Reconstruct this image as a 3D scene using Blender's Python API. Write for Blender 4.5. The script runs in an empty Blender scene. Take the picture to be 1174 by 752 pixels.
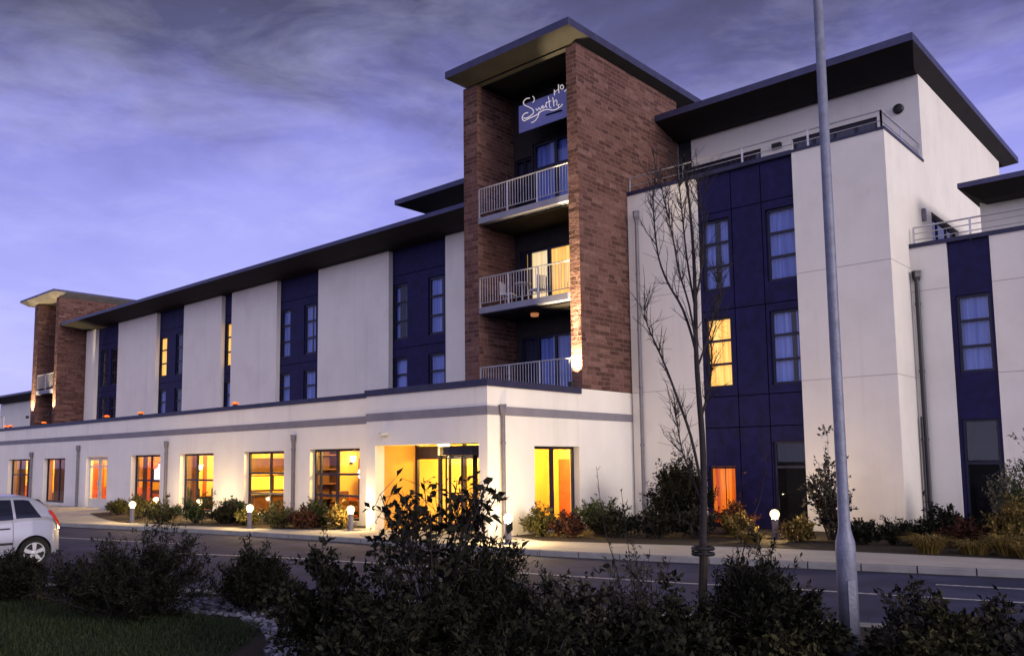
import bpy, bmesh, math, random
import numpy as np
from mathutils import Vector, Matrix

R_ = math.radians
SC = bpy.context.scene
COL = SC.collection

# ------------------------------------------------------------------ camera, sky, sun, exposure
PW, PH = 1174.0, 752.0
F_PX, PX, PY = 969.92, 559.17, 433.25
EYE = 1.9
ROWS = np.array([[0.7357562821533274, 0.6771850186189434, -0.009118323857720215],
                 [-0.07408057378790636, 0.06709034964503066, -0.9949929414683112],
                 [-0.6731825620581446, 0.7327477980468919, 0.09952840096305997]])
cam_d = bpy.data.cameras.new('camera')
cam = bpy.data.objects.new('camera', cam_d)
COL.objects.link(cam)
rx, ry, rz = [Vector(r) for r in ROWS]
m = Matrix((rx, -ry, -rz)).transposed().to_4x4()
m.translation = (0, 0, EYE)
cam.matrix_world = m
cam_d.sensor_width = 36
cam_d.sensor_fit = 'HORIZONTAL'
cam_d.lens = F_PX / PW * 36
cam_d.shift_x = (PW / 2 - PX) / PW
cam_d.shift_y = (PY - PH / 2) / PW
cam_d.clip_start = .1
cam_d.clip_end = 3000
SC.camera = cam

SUN_DIR = Vector((.99, -.03, .22)).normalized()      # towards the afterglow, behind and right of the camera
sun_d = bpy.data.lights.new('afterglow', 'SUN')
sun_d.energy = 2.0
sun_d.angle = R_(26)
sun_d.color = (1.0, .88, .76)
sun = bpy.data.objects.new('afterglow', sun_d)
COL.objects.link(sun)
sun.rotation_euler = SUN_DIR.to_track_quat('Z', 'Y').to_euler()

world = bpy.data.worlds.new('World')
SC.world = world
world.use_nodes = True
wn, wl = world.node_tree.nodes, world.node_tree.links
wn.clear()


def wnode(t, **kw):
    n = wn.new(t)
    for k, v in kw.items():
        setattr(n, k, v)
    return n


def ramp(n, stops):
    e = n.color_ramp.elements
    while len(e) > 1:
        e.remove(e[-1])
    e[0].position = stops[0][0]
    e[0].color = (*stops[0][1], 1)
    for p, c in stops[1:]:
        x = e.new(p)
        x.color = (*c, 1)


tc = wnode('ShaderNodeTexCoord')
sp = wnode('ShaderNodeSeparateXYZ')
wl.new(tc.outputs['Generated'], sp.inputs[0])
mp = wnode('ShaderNodeMapping')
mp.inputs['Scale'].default_value = (1, 1, 2.5)
mp.inputs['Rotation'].default_value = (.12, -.10, .4)
wl.new(tc.outputs['Generated'], mp.inputs[0])
nz = wnode('ShaderNodeTexNoise')
nz.inputs['Scale'].default_value = 2.3
nz.inputs['Detail'].default_value = 9
nz.inputs['Roughness'].default_value = .56
nz.inputs['Distortion'].default_value = .35
wl.new(mp.outputs[0], nz.inputs['Vector'])
nz2 = wnode('ShaderNodeTexNoise')
nz2.inputs['Scale'].default_value = 9
nz2.inputs['Detail'].default_value = 6
nz2.inputs['Roughness'].default_value = .6
wl.new(mp.outputs[0], nz2.inputs['Vector'])
# cloud height wobble, so that the dark bank has a ragged lower edge
ma = wnode('ShaderNodeMath', operation='MULTIPLY_ADD')
wl.new(nz.outputs['Fac'], ma.inputs[0])
ma.inputs[1].default_value = .30
wl.new(sp.outputs['Z'], ma.inputs[2])
ma2 = wnode('ShaderNodeMath', operation='MULTIPLY_ADD')
wl.new(nz2.outputs['Fac'], ma2.inputs[0])
ma2.inputs[1].default_value = .10
wl.new(ma.outputs[0], ma2.inputs[2])
ma3 = wnode('ShaderNodeMath', operation='SUBTRACT')
wl.new(ma2.outputs[0], ma3.inputs[0])
ma3.inputs[1].default_value = .20
rp = wnode('ShaderNodeValToRGB')
ramp(rp, [(0.0, (.43, .44, .92)), (.16, (.40, .405, .90)), (.27, (.31, .31, .79)), (.35, (.225, .222, .61)),
          (.40, (.15, .147, .39)), (.45, (.090, .086, .215)), (.52, (.053, .049, .102)), (1.0, (.07, .065, .15))])
wl.new(ma3.outputs[0], rp.inputs[0])
# pale streaks where thin cloud catches the last light
mp2 = wnode('ShaderNodeMapping')
mp2.inputs['Scale'].default_value = (1.0, 1.0, 3.0)
mp2.inputs['Rotation'].default_value = (-.16, .12, 1.3)
wl.new(tc.outputs['Generated'], mp2.inputs[0])
nz3 = wnode('ShaderNodeTexNoise')
nz3.inputs['Scale'].default_value = 4.5
nz3.inputs['Detail'].default_value = 8
nz3.inputs['Roughness'].default_value = .62
nz3.inputs['Distortion'].default_value = .5
wl.new(mp2.outputs[0], nz3.inputs['Vector'])
st = wnode('ShaderNodeValToRGB')
ramp(st, [(.46, (0, 0, 0)), (.72, (.62, .62, .62))])
wl.new(nz3.outputs['Fac'], st.inputs[0])
pl = wnode('ShaderNodeMix', data_type='RGBA', blend_type='SCREEN')
wl.new(st.outputs[0], pl.inputs[0])
wl.new(rp.outputs[0], pl.inputs[6])
pl.inputs[7].default_value = (.20, .20, .28, 1)
sky = wnode('ShaderNodeTexSky', sky_type='NISHITA')
sky.sun_disc = False
sky.sun_elevation = R_(2.0)
sky.sun_rotation = math.atan2(SUN_DIR.x, SUN_DIR.y)
sm = wnode('ShaderNodeVectorMath', operation='SCALE')
wl.new(sky.outputs[0], sm.inputs[0])
sm.inputs['Scale'].default_value = .02
ad = wnode('ShaderNodeVectorMath', operation='ADD')
wl.new(pl.outputs[2], ad.inputs[0])
wl.new(sm.outputs[0], ad.inputs[1])
# afterglow spread over the half of the sky behind the camera
dt = wnode('ShaderNodeVectorMath', operation='DOT_PRODUCT')
wl.new(tc.outputs['Generated'], dt.inputs[0])
dt.inputs[1].default_value = Vector((.50, -.84, .2)).normalized()
gr = wnode('ShaderNodeValToRGB')
ramp(gr, [(.15, (0, 0, 0)), (.55, (.225, .215, .27)), (1.0, (.80, .73, .73))])
wl.new(dt.outputs['Value'], gr.inputs[0])
ad2 = wnode('ShaderNodeVectorMath', operation='ADD')
wl.new(ad.outputs[0], ad2.inputs[0])
wl.new(gr.outputs[0], ad2.inputs[1])
bg = wnode('ShaderNodeBackground')
wl.new(ad2.outputs[0], bg.inputs['Color'])
bg.inputs['Strength'].default_value = 1.0
wo = wnode('ShaderNodeOutputWorld')
wl.new(bg.outputs[0], wo.inputs[0])

SC.view_settings.view_transform = 'Standard'
SC.view_settings.look = 'None'
SC.view_settings.exposure = 0.17
SC.view_settings.gamma = 1
SC.view_settings.use_curve_mapping = False
SC.cycles.use_denoising = True
SC.cycles.max_bounces = 6
SC.cycles.diffuse_bounces = 3
SC.cycles.transparent_max_bounces = 12
SC.cycles.sample_clamp_indirect = 3

# ------------------------------------------------------------------ helpers
CAM = np.array([0, 0, EYE])


def ray(u, v):
    return ROWS.T @ np.array([(u - PX) / F_PX, (v - PY) / F_PX, 1.0])


def on_z(u, v, z):
    d = ray(u, v)
    return CAM + d * ((z - EYE) / d[2])


def at_depth(u, v, d):
    return CAM + ray(u, v) * d


class MB:
    """collects faces, builds one mesh object with metre-scaled uv"""

    def __init__(self, T=None):
        self.v, self.f, self.T = [], [], T

    def face(self, pts):
        n = len(self.v)
        self.v += [tuple(p) for p in pts]
        self.f.append(tuple(range(n, n + len(pts))))

    def mesh(self, verts, faces):
        n = len(self.v)
        self.v += [tuple(p) for p in verts]
        self.f += [tuple(i + n for i in f) for f in faces]

    def box(self, x0, x1, y0, y1, z0, z1):
        v = [(x, y, z) for z in (z0, z1) for y in (y0, y1) for x in (x0, x1)]
        self.mesh(v, [(0, 2, 3, 1), (4, 5, 7, 6), (0, 1, 5, 4), (2, 6, 7, 3), (0, 4, 6, 2), (1, 3, 7, 5)])

    def tube(self, pts, rad, n=8, cap=True):
        pts = [Vector(p) for p in pts]
        if not isinstance(rad, (list, tuple, np.ndarray)):
            rad = [rad] * len(pts)
        vs, fs = [], []
        side = None
        for i, p in enumerate(pts):
            t = (pts[min(i + 1, len(pts) - 1)] - pts[max(i - 1, 0)])
            if t.length < 1e-9:
                t = Vector((0, 0, 1))
            t.normalize()
            if side is None:
                side = t.cross(Vector((0, 0, 1)) if abs(t.z) < .9 else Vector((1, 0, 0))).normalized()
            else:
                side = (side - t * side.dot(t)).normalized()
            up = t.cross(side)
            for k in range(n):
                a = 2 * math.pi * k / n
                vs.append(p + (side * math.cos(a) + up * math.sin(a)) * rad[i])
        for i in range(len(pts) - 1):
            for k in range(n):
                a, b = i * n + k, i * n + (k + 1) % n
                fs.append((a, b, b + n, a + n))
        if cap:
            fs.append(tuple(range(n))[::-1])
            fs.append(tuple(range((len(pts) - 1) * n, len(pts) * n)))
        self.mesh(vs, fs)

    def lathe(self, prof, c, n=16, cap=True):
        vs, fs = [], []
        for r, z in prof:
            for k in range(n):
                a = 2 * math.pi * k / n
                vs.append((c[0] + r * math.cos(a), c[1] + r * math.sin(a), c[2] + z))
        for i in range(len(prof) - 1):
            for k in range(n):
                a, b = i * n + k, i * n + (k + 1) % n
                fs.append((a, b, b + n, a + n))
        if cap:
            fs.append(tuple(range(n))[::-1])
            fs.append(tuple(range((len(prof) - 1) * n, len(prof) * n)))
        self.mesh(vs, fs)

    def build(self, name, mat, parent=None, smooth=False, bevel=0):
        v = [self.T(p) for p in self.v] if self.T else self.v
        me = bpy.data.meshes.new(name)
        me.from_pydata([tuple(p) for p in v], [], self.f)
        me.update()
        if self.T:
            bm = bmesh.new()
            bm.from_mesh(me)
            bmesh.ops.recalc_face_normals(bm, faces=bm.faces)
            bm.to_mesh(me)
            bm.free()
        uvl = me.uv_layers.new(name='UVMap')
        for p in me.polygons:
            nx, ny, nzz = abs(p.normal.x), abs(p.normal.y), abs(p.normal.z)
            for li in p.loop_indices:
                c = me.vertices[me.loops[li].vertex_index].co
                uvl.data[li].uv = (c.x, c.y) if nzz > max(nx, ny) else ((c.y, c.z) if nx > ny else (c.x, c.z))
        if smooth:
            me.polygons.foreach_set('use_smooth', [True] * len(me.polygons))
        if mat:
            me.materials.append(mat)
        o = bpy.data.objects.new(name, me)
        COL.objects.link(o)
        if parent:
            o.parent = parent
            o.matrix_parent_inverse = Matrix.Translation(-world_loc(parent))
        if bevel:
            b = o.modifiers.new('bevel', 'BEVEL')
            b.width = bevel
            b.segments = 2
            b.limit_method = 'ANGLE'
        return o


def world_loc(o):
    l = Vector(o.location)
    if o.parent:
        l += world_loc(o.parent) if not o.matrix_parent_inverse.translation.length else world_loc(o.parent) + o.matrix_parent_inverse.translation
    return l


def thing(name, label, cat, loc=(0, 0, 0), group=None):
    o = bpy.data.objects.new(name, None)
    o.empty_display_size = .2
    COL.objects.link(o)
    o.location = loc
    o['label'] = label
    o['category'] = cat
    if group:
        o['group'] = group
    return o


def tag(o, label, cat, group=None):
    o['label'] = label
    o['category'] = cat
    if group:
        o['group'] = group
    return o


def kind(o, k):
    o['kind'] = k
    return o


# ------------------------------------------------------------------ materials
MATS = {}


def mat(name, base, rough=.7, var=.15, scale=3.0, bump=.0, bscale=40, spec=.3, metal=0, coat=0, island=0, streak=0, emit=None, estr=0):
    mt = bpy.data.materials.new(name)
    mt.use_nodes = True
    N, L = mt.node_tree.nodes, mt.node_tree.links
    b = N['Principled BSDF']
    b.inputs['Roughness'].default_value = rough
    b.inputs['Specular IOR Level'].default_value = spec
    b.inputs['Metallic'].default_value = metal
    b.inputs['Coat Weight'].default_value = coat
    t = N.new('ShaderNodeTexCoord')
    src = t.outputs['Object']
    n1 = N.new('ShaderNodeTexNoise')
    n1.inputs['Scale'].default_value = scale
    n1.inputs['Detail'].default_value = 6
    n1.inputs['Roughness'].default_value = .6
    L.new(src, n1.inputs['Vector'])
    fac = n1.outputs['Fac']
    if streak:
        m2 = N.new('ShaderNodeMapping')
        m2.inputs['Scale'].default_value = (1.0, 1.0, .10)
        L.new(src, m2.inputs[0])
        n3 = N.new('ShaderNodeTexNoise')
        n3.inputs['Scale'].default_value = 2.0
        n3.inputs['Detail'].default_value = 5
        L.new(m2.outputs[0], n3.inputs['Vector'])
        mx = N.new('ShaderNodeMath')
        mx.operation = 'MULTIPLY_ADD'
        L.new(n3.outputs['Fac'], mx.inputs[0])
        mx.inputs[1].default_value = streak
        m4 = N.new('ShaderNodeMath')
        m4.operation = 'MULTIPLY'
        L.new(fac, m4.inputs[0])
        m4.inputs[1].default_value = 1 - streak
        L.new(m4.outputs[0], mx.inputs[2])
        fac = mx.outputs[0]
    if island:
        g = N.new('ShaderNodeNewGeometry')
        mx = N.new('ShaderNodeMath')
        mx.operation = 'MULTIPLY_ADD'
        L.new(g.outputs['Random Per Island'], mx.inputs[0])
        mx.inputs[1].default_value = island
        m4 = N.new('ShaderNodeMath')
        m4.operation = 'MULTIPLY'
        L.new(fac, m4.inputs[0])
        m4.inputs[1].default_value = 1 - island
        L.new(m4.outputs[0], mx.inputs[2])
        fac = mx.outputs[0]
    r = N.new('ShaderNodeValToRGB')
    lo = tuple(max(0, c * (1 - var)) for c in base) if not isinstance(base[0], (tuple, list)) else base[0]
    hi = tuple(min(1, c * (1 + var)) for c in base) if not isinstance(base[0], (tuple, list)) else base[1]
    ramp(r, [(.28, lo), (.72, hi)])
    L.new(fac, r.inputs[0])
    L.new(r.outputs[0], b.inputs['Base Color'])
    if bump:
        n2 = N.new('ShaderNodeTexNoise')
        n2.inputs['Scale'].default_value = bscale
        n2.inputs['Detail'].default_value = 4
        L.new(src, n2.inputs['Vector'])
        bp = N.new('ShaderNodeBump')
        bp.inputs['Strength'].default_value = bump
        bp.inputs['Distance'].default_value = .02
        L.new(n2.outputs['Fac'], bp.inputs['Height'])
        L.new(bp.outputs[0], b.inputs['Normal'])
    if emit:
        b.inputs['Emission Color'].default_value = (*emit, 1)
        b.inputs['Emission Strength'].default_value = estr
    MATS[name] = mt
    return mt


def brick_mat(name, cols, mortar, bw, bh, bump=.6):
    mt = bpy.data.materials.new(name)
    mt.use_nodes = True
    N, L = mt.node_tree.nodes, mt.node_tree.links
    b = N['Principled BSDF']
    b.inputs['Roughness'].default_value = .85
    b.inputs['Specular IOR Level'].default_value = .2
    t = N.new('ShaderNodeTexCoord')
    nzz = N.new('ShaderNodeTexNoise')
    nzz.inputs['Scale'].default_value = 3.0
    nzz.inputs['Detail'].default_value = 3
    L.new(t.outputs['UV'], nzz.inputs['Vector'])
    vm = N.new('ShaderNodeVectorMath')
    vm.operation = 'MULTIPLY_ADD'
    L.new(nzz.outputs['Color'], vm.inputs[0])
    vm.inputs[1].default_value = (.05, .05, 0)
    L.new(t.outputs['UV'], vm.inputs[2])
    bk = N.new('ShaderNodeTexBrick')
    bk.inputs['Scale'].default_value = 1
    bk.inputs['Brick Width'].default_value = bw
    bk.inputs['Row Height'].default_value = bh
    bk.inputs['Mortar Size'].default_value = .012
    bk.inputs['Mortar Smooth'].default_value = .3
    bk.inputs['Bias'].default_value = -.1
    bk.inputs['Color1'].default_value = (0, 0, 0, 1)
    bk.inputs['Color2'].default_value = (1, 1, 1, 1)
    bk.inputs['Mortar'].default_value = (.5, .5, .5, 1)
    bk.offset_frequency = 2
    bk.squash = .7
    bk.squash_frequency = 3
    L.new(vm.outputs[0], bk.inputs['Vector'])
    n2 = N.new('ShaderNodeTexNoise')
    n2.inputs['Scale'].default_value = 7
    n2.inputs['Detail'].default_value = 7
    n2.inputs['Roughness'].default_value = .65
    L.new(t.outputs['UV'], n2.inputs['Vector'])
    mx = N.new('ShaderNodeMix')
    mx.data_type = 'RGBA'
    mx.inputs[0].default_value = .55
    L.new(bk.outputs['Color'], mx.inputs[6])
    L.new(n2.outputs['Fac'], mx.inputs[7])
    r = N.new('ShaderNodeValToRGB')
    ramp(r, cols)
    L.new(mx.outputs[2], r.inputs[0])
    m2 = N.new('ShaderNodeMix')
    m2.data_type = 'RGBA'
    L.new(bk.outputs['Fac'], m2.inputs[0])
    L.new(r.outputs[0], m2.inputs[6])
    m2.inputs[7].default_value = (*mortar, 1)
    L.new(m2.outputs[2], b.inputs['Base Color'])
    hh = N.new('ShaderNodeMath')
    hh.operation = 'MULTIPLY_ADD'
    L.new(bk.outputs['Fac'], hh.inputs[0])
    hh.inputs[1].default_value = -1.0
    L.new(n2.outputs['Fac'], hh.inputs[2])
    bp = N.new('ShaderNodeBump')
    bp.inputs['Strength'].default_value = bump
    bp.inputs['Distance'].default_value = .05
    L.new(hh.outputs[0], bp.inputs['Height'])
    L.new(bp.outputs[0], b.inputs['Normal'])
    return mt


def glass_mat():
    mt = bpy.data.materials.new('window_glass')
    mt.use_nodes = True
    N, L = mt.node_tree.nodes, mt.node_tree.links
    N.clear()
    o = N.new('ShaderNodeOutputMaterial')
    tr = N.new('ShaderNodeBsdfTransparent')
    tr.inputs[0].default_value = (.93, .95, .97, 1)
    gl = N.new('ShaderNodeBsdfGlossy')
    gl.inputs['Roughness'].default_value = .015
    lw = N.new('ShaderNodeLayerWeight')
    lw.inputs[0].default_value = .5
    pw = N.new('ShaderNodeMath')
    pw.operation = 'POWER'
    L.new(lw.outputs['Facing'], pw.inputs[0])
    pw.inputs[1].default_value = 4.5
    fr = N.new('ShaderNodeMath')
    fr.operation = 'MULTIPLY_ADD'
    L.new(pw.outputs[0], fr.inputs[0])
    fr.inputs[1].default_value = .92
    fr.inputs[2].default_value = .05
    mx = N.new('ShaderNodeMixShader')
    L.new(fr.outputs[0], mx.inputs[0])
    L.new(tr.outputs[0], mx.inputs[1])
    L.new(gl.outputs[0], mx.inputs[2])
    # old float glass is never quite flat
    t = N.new('ShaderNodeTexCoord')
    nn = N.new('ShaderNodeTexNoise')
    nn.inputs['Scale'].default_value = 1.3
    L.new(t.outputs['Object'], nn.inputs['Vector'])
    bp = N.new('ShaderNodeBump')
    bp.inputs['Strength'].default_value = .05
    L.new(nn.outputs['Fac'], bp.inputs['Height'])
    L.new(bp.outputs[0], gl.inputs['Normal'])
    L.new(mx.outputs[0], o.inputs[0])
    return mt


def curtain_mat(name, c0, c1, emit=0.0, scale=9.0):
    """hanging fabric: folds as vertical bands; emit > 0 for a curtain with the room lamp behind it"""
    mt = bpy.data.materials.new(name)
    mt.use_nodes = True
    N, L = mt.node_tree.nodes, mt.node_tree.links
    b = N['Principled BSDF']
    b.inputs['Roughness'].default_value = .9
    t = N.new('ShaderNodeTexCoord')
    mp_ = N.new('ShaderNodeMapping')
    mp_.inputs['Scale'].default_value = (scale, scale, .35)
    L.new(t.outputs['Object'], mp_.inputs[0])
    n = N.new('ShaderNodeTexNoise')
    n.inputs['Scale'].default_value = 1.0
    n.inputs['Detail'].default_value = 3
    L.new(mp_.outputs[0], n.inputs['Vector'])
    r = N.new('ShaderNodeValToRGB')
    ramp(r, [(.32, c0), (.68, c1)])
    L.new(n.outputs['Fac'], r.inputs[0])
    L.new(r.outputs[0], b.inputs['Base Color'])
    if emit:
        L.new(r.outputs[0], b.inputs['Emission Color'])
        b.inputs['Emission Strength'].default_value = emit
    return mt


RENDER = mat('painted_render', (.73, .70, .66), .9, .055, .9, .25, 60, .15, streak=.35)
RENDER2 = mat('entrance_render', (.73, .70, .66), .9, .06, .8, .25, 60, .15, streak=.4)
JOINT = mat('render_joint', (.40, .37, .37), .9, .1)
BAND = mat('grey_band', (.19, .18, .215), .8, .12, 2)
NAVY = mat('navy_cladding', ((.003, .0025, .024), (.011, .009, .080)), .55, .35, 3.2, .3, 6, .2, streak=.2)
NAVYJ = mat('cladding_joint', (.0015, .0012, .004), .9, .1, spec=.05)
COPING = mat('dark_coping', (.022, .022, .06), .45, .25, 4)
FASCIA = mat('roof_fascia', (.05, .05, .105), .42, .25, 3, 0, 10, .4, metal=.45)
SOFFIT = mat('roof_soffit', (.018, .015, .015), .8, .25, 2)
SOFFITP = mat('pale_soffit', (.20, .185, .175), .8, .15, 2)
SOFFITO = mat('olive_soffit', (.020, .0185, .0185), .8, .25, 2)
ROOFTOP = mat('roof_membrane', (.06, .06, .065), .9, .2, 2)


def weather(mt, amount=.16, base=.28):
    """thin rain streaks and a splashed, dirty foot on painted render"""
    N, L = mt.node_tree.nodes, mt.node_tree.links
    b = N['Principled BSDF']
    src = b.inputs['Base Color'].links[0].from_socket
    t = N.new('ShaderNodeTexCoord')
    mp_ = N.new('ShaderNodeMapping')
    mp_.inputs['Scale'].default_value = (3.4, 3.4, .09)
    L.new(t.outputs['Object'], mp_.inputs[0])
    n = N.new('ShaderNodeTexNoise')
    n.inputs['Scale'].default_value = 1.0
    n.inputs['Detail'].default_value = 5
    n.inputs['Roughness'].default_value = .7
    L.new(mp_.outputs[0], n.inputs['Vector'])
    r = N.new('ShaderNodeMapRange')
    r.inputs[1].default_value, r.inputs[2].default_value = .56, .80
    r.inputs[3].default_value, r.inputs[4].default_value = 0, amount
    L.new(n.outputs['Fac'], r.inputs[0])
    n2 = N.new('ShaderNodeTexNoise')
    n2.inputs['Scale'].default_value = .55
    n2.inputs['Detail'].default_value = 7
    n2.inputs['Roughness'].default_value = .62
    L.new(t.outputs['Object'], n2.inputs['Vector'])
    r2 = N.new('ShaderNodeMapRange')
    r2.inputs[1].default_value, r2.inputs[2].default_value = .50, .74
    r2.inputs[3].default_value, r2.inputs[4].default_value = 0, amount * .8
    L.new(n2.outputs['Fac'], r2.inputs[0])
    sx_ = N.new('ShaderNodeSeparateXYZ')
    L.new(t.outputs['Object'], sx_.inputs[0])
    a = N.new('ShaderNodeMath')
    a.operation = 'MULTIPLY_ADD'
    L.new(n.outputs['Fac'], a.inputs[0])
    a.inputs[1].default_value = -.9
    L.new(sx_.outputs['Z'], a.inputs[2])
    r3 = N.new('ShaderNodeMapRange')
    r3.inputs[1].default_value, r3.inputs[2].default_value = -.45, .15
    r3.inputs[3].default_value, r3.inputs[4].default_value = base, 0
    L.new(a.outputs[0], r3.inputs[0])
    s1 = N.new('ShaderNodeMath')
    s1.operation = 'ADD'
    L.new(r.outputs[0], s1.inputs[0])
    L.new(r2.outputs[0], s1.inputs[1])
    s2 = N.new('ShaderNodeMath')
    s2.operation = 'ADD'
    s2.use_clamp = True
    L.new(s1.outputs[0], s2.inputs[0])
    L.new(r3.outputs[0], s2.inputs[1])
    mx = N.new('ShaderNodeMix')
    mx.data_type = 'RGBA'
    L.new(s2.outputs[0], mx.inputs[0])
    L.new(src, mx.inputs[6])
    mx.inputs[7].default_value = (.16, .14, .115, 1)
    L.new(mx.outputs[2], b.inputs['Base Color'])


weather(RENDER)
weather(RENDER2)
BRICK = brick_mat('red_sandstone', [(.15, (.042, .019, .017)), (.42, (.108, .050, .042)), (.62, (.150, .075, .064)), (.85, (.25, .150, .13))], (.19, .125, .11), .50, .14, .9)
STEEL = mat('galvanised_steel', (.50, .49, .52), .4, .15, 6, metal=.55)
SLAB = mat('balcony_slab', (.20, .20, .27), .7, .12, 3)
FRAME = mat('dark_window_frame', (.012, .011, .03), .4, .2)
FRAMEP = mat('pale_door_frame', (.55, .53, .48), .5, .1)
PIPE = mat('grey_pipe', (.14, .13, .16), .45, .2, 5, spec=.4)
PIPED = mat('dark_pipe', (.02, .018, .028), .4, .2, 5, spec=.4)
GLASS = glass_mat()


def globe_mat():
    """frosted lamp glass: glows, and lets the bulb inside shine through"""
    mt = bpy.data.materials.new('globe_glass')
    mt.use_nodes = True
    N, L = mt.node_tree.nodes, mt.node_tree.links
    N.clear()
    o = N.new('ShaderNodeOutputMaterial')
    tr = N.new('ShaderNodeBsdfTransparent')
    em = N.new('ShaderNodeEmission')
    em.inputs[0].default_value = (1, .74, .36, 1)
    lw = N.new('ShaderNodeLayerWeight')
    lw.inputs[0].default_value = .5
    mr = N.new('ShaderNodeMapRange')
    mr.inputs[3].default_value, mr.inputs[4].default_value = 6.5, 2.2
    L.new(lw.outputs['Facing'], mr.inputs[0])
    L.new(mr.outputs[0], em.inputs[1])
    mx = N.new('ShaderNodeMixShader')
    mx.inputs[0].default_value = .5
    L.new(tr.outputs[0], mx.inputs[1])
    L.new(em.outputs[0], mx.inputs[2])
    L.new(mx.outputs[0], o.inputs[0])
    return mt


GLOBE = globe_mat()
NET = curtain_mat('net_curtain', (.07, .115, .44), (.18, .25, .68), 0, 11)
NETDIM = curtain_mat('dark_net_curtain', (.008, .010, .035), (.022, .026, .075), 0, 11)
LITC = curtain_mat('lit_curtain', (1.0, .36, .03), (1.0, .70, .18), .9, 10)
LITNET = curtain_mat('lit_net_curtain', (.95, .62, .25), (1.0, .82, .50), .75, 10)
REDC = curtain_mat('lit_red_curtain', (.42, .035, .006), (1.0, .24, .012), .75, 14)
BROWNC = curtain_mat('brown_curtain', (.13, .045, .018), (.25, .09, .03), 0, 12)
GOLDC = curtain_mat('gold_curtain', (.62, .36, .06), (.80, .52, .10), 0, 12)
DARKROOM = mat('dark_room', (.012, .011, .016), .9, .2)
YWALL = mat('yellow_room_wall', (.78, .50, .13), .85, .08, 1.5)
OWALL = mat('ochre_room_wall', (.62, .33, .07), .85, .1, 1.5)
CEIL = mat('room_ceiling', (.75, .66, .48), .9, .05)
CARPET = mat('room_carpet', (.16, .06, .035), .95, .3, 6)
WOODD = mat('dark_wood', (.10, .042, .018), .5, .3, 5)
REDDOOR = mat('red_wood_door', (.42, .085, .02), .45, .25, 4)
BULB = mat('lamp_bulb', (1, .9, .7), .5, 0, emit=(1, .80, .42), estr=9)
BULBW = mat('pendant_glow', (1, .9, 1), .5, 0, emit=(1.0, .80, .95), estr=3.0)
BULBO = mat('amber_lamp', (.3, .05, .01), .5, 0, emit=(1.0, .15, .008), estr=1.1)
SCREEN = mat('lit_screen', (.6, .5, .9), .4, 0, emit=(.78, .62, 1.0), estr=1.6)
YPANEL = mat('lit_picture', (.9, .7, .1), .6, .1, 4, emit=(1.0, .68, .05), estr=.9)
BLACKM = mat('black_metal', (.012, .012, .014), .5, .2)
ASPH = mat('asphalt', (.038, .041, .088), .85, .48, .8, .5, 130, .15)
PAVE = mat('pavement', (.37, .345, .32), .9, .12, 1.6, .3, 70, .15)
KERB = mat('kerb_stone', (.21, .205, .21), .85, .2, 3, .3, 50)
LINE = mat('road_paint', ((.10, .10, .12), (.62, .62, .62)), .8, .28, 9)
SOIL = mat('bed_soil', (.035, .024, .016), .95, .4, 8, .8, 30)
EARTH = mat('verge_earth', (.018, .016, .013), .95, .4, 6, .8, 30)
TURF = mat('turf', (.016, .026, .010), .95, .4, 3, .6, 60)
PEBBLE = mat('pebble', ((.04, .04, .06), (.20, .20, .26)), .8, island=.8)
BLADE = mat('grass_blade', ((.006, .018, .004), (.030, .042, .013)), .7, island=.7, scale=.8)
BARK = mat('tree_bark', (.026, .021, .024), .9, .35, 14, .6, 60)
STAKE = mat('stake_wood', (.022, .017, .014), .85, .3, 9, .4, 40)
LAMPP = mat('lamp_post_paint', (.17, .18, .25), .55, .38, 9, .3, 34, .4, metal=.25, streak=.4)
CARP = mat('silver_car_paint', (.36, .375, .45), .3, .03, 2, spec=.5, metal=.3, coat=.6)
CARG = mat('car_glass', (.008, .009, .02), .06, .1, spec=.7)
TYRE = mat('tyre_rubber', (.012, .012, .012), .8, .2)
ALLOY = mat('alloy_wheel', (.62, .62, .64), .3, .08, metal=.6)
TAILL = mat('tail_light', (.45, .02, .012), .15, .1, spec=.6)


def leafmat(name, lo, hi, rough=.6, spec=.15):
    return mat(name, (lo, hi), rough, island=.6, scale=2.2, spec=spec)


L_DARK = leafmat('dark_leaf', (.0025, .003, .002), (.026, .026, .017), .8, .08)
L_GREEN = leafmat('green_leaf', (.020, .034, .012), (.070, .085, .028))
L_GREY = leafmat('grey_leaf', (.006, .006, .005), (.055, .050, .040), .75, .08)
L_OLIVE = leafmat('olive_leaf', (.035, .038, .012), (.12, .105, .030))
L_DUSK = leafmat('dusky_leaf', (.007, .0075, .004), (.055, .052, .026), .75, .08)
L_GOLD = leafmat('gold_leaf', (.06, .045, .012), (.22, .15, .04))
L_RED = leafmat('russet_leaf', (.025, .010, .007), (.085, .032, .018))
L_PALE = leafmat('pale_leaf', (.07, .06, .045), (.17, .145, .105))

# ------------------------------------------------------------------ ground
def strip(name, left, right, z, mt, k='structure', thick=0):
    mb = MB()
    n = len(left)
    for i in range(n - 1):
        mb.face([(*left[i], z), (*left[i + 1], z), (*right[i + 1], z), (*right[i], z)])
    return kind(mb.build(name, mt), k)


def poly(name, pts, z, mt, k='structure'):
    bm = bmesh.new()
    vs = [bm.verts.new((x, y, z)) for x, y in pts]
    f = bm.faces.new(vs)
    if f.normal.z < 0:
        f.normal_flip()
    bmesh.ops.triangulate(bm, faces=bm.faces)
    me = bpy.data.meshes.new(name)
    bm.to_mesh(me)
    bm.free()
    me.materials.append(mt)
    o = bpy.data.objects.new(name, me)
    COL.objects.link(o)
    if k:
        o['kind'] = k
    return o


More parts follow.
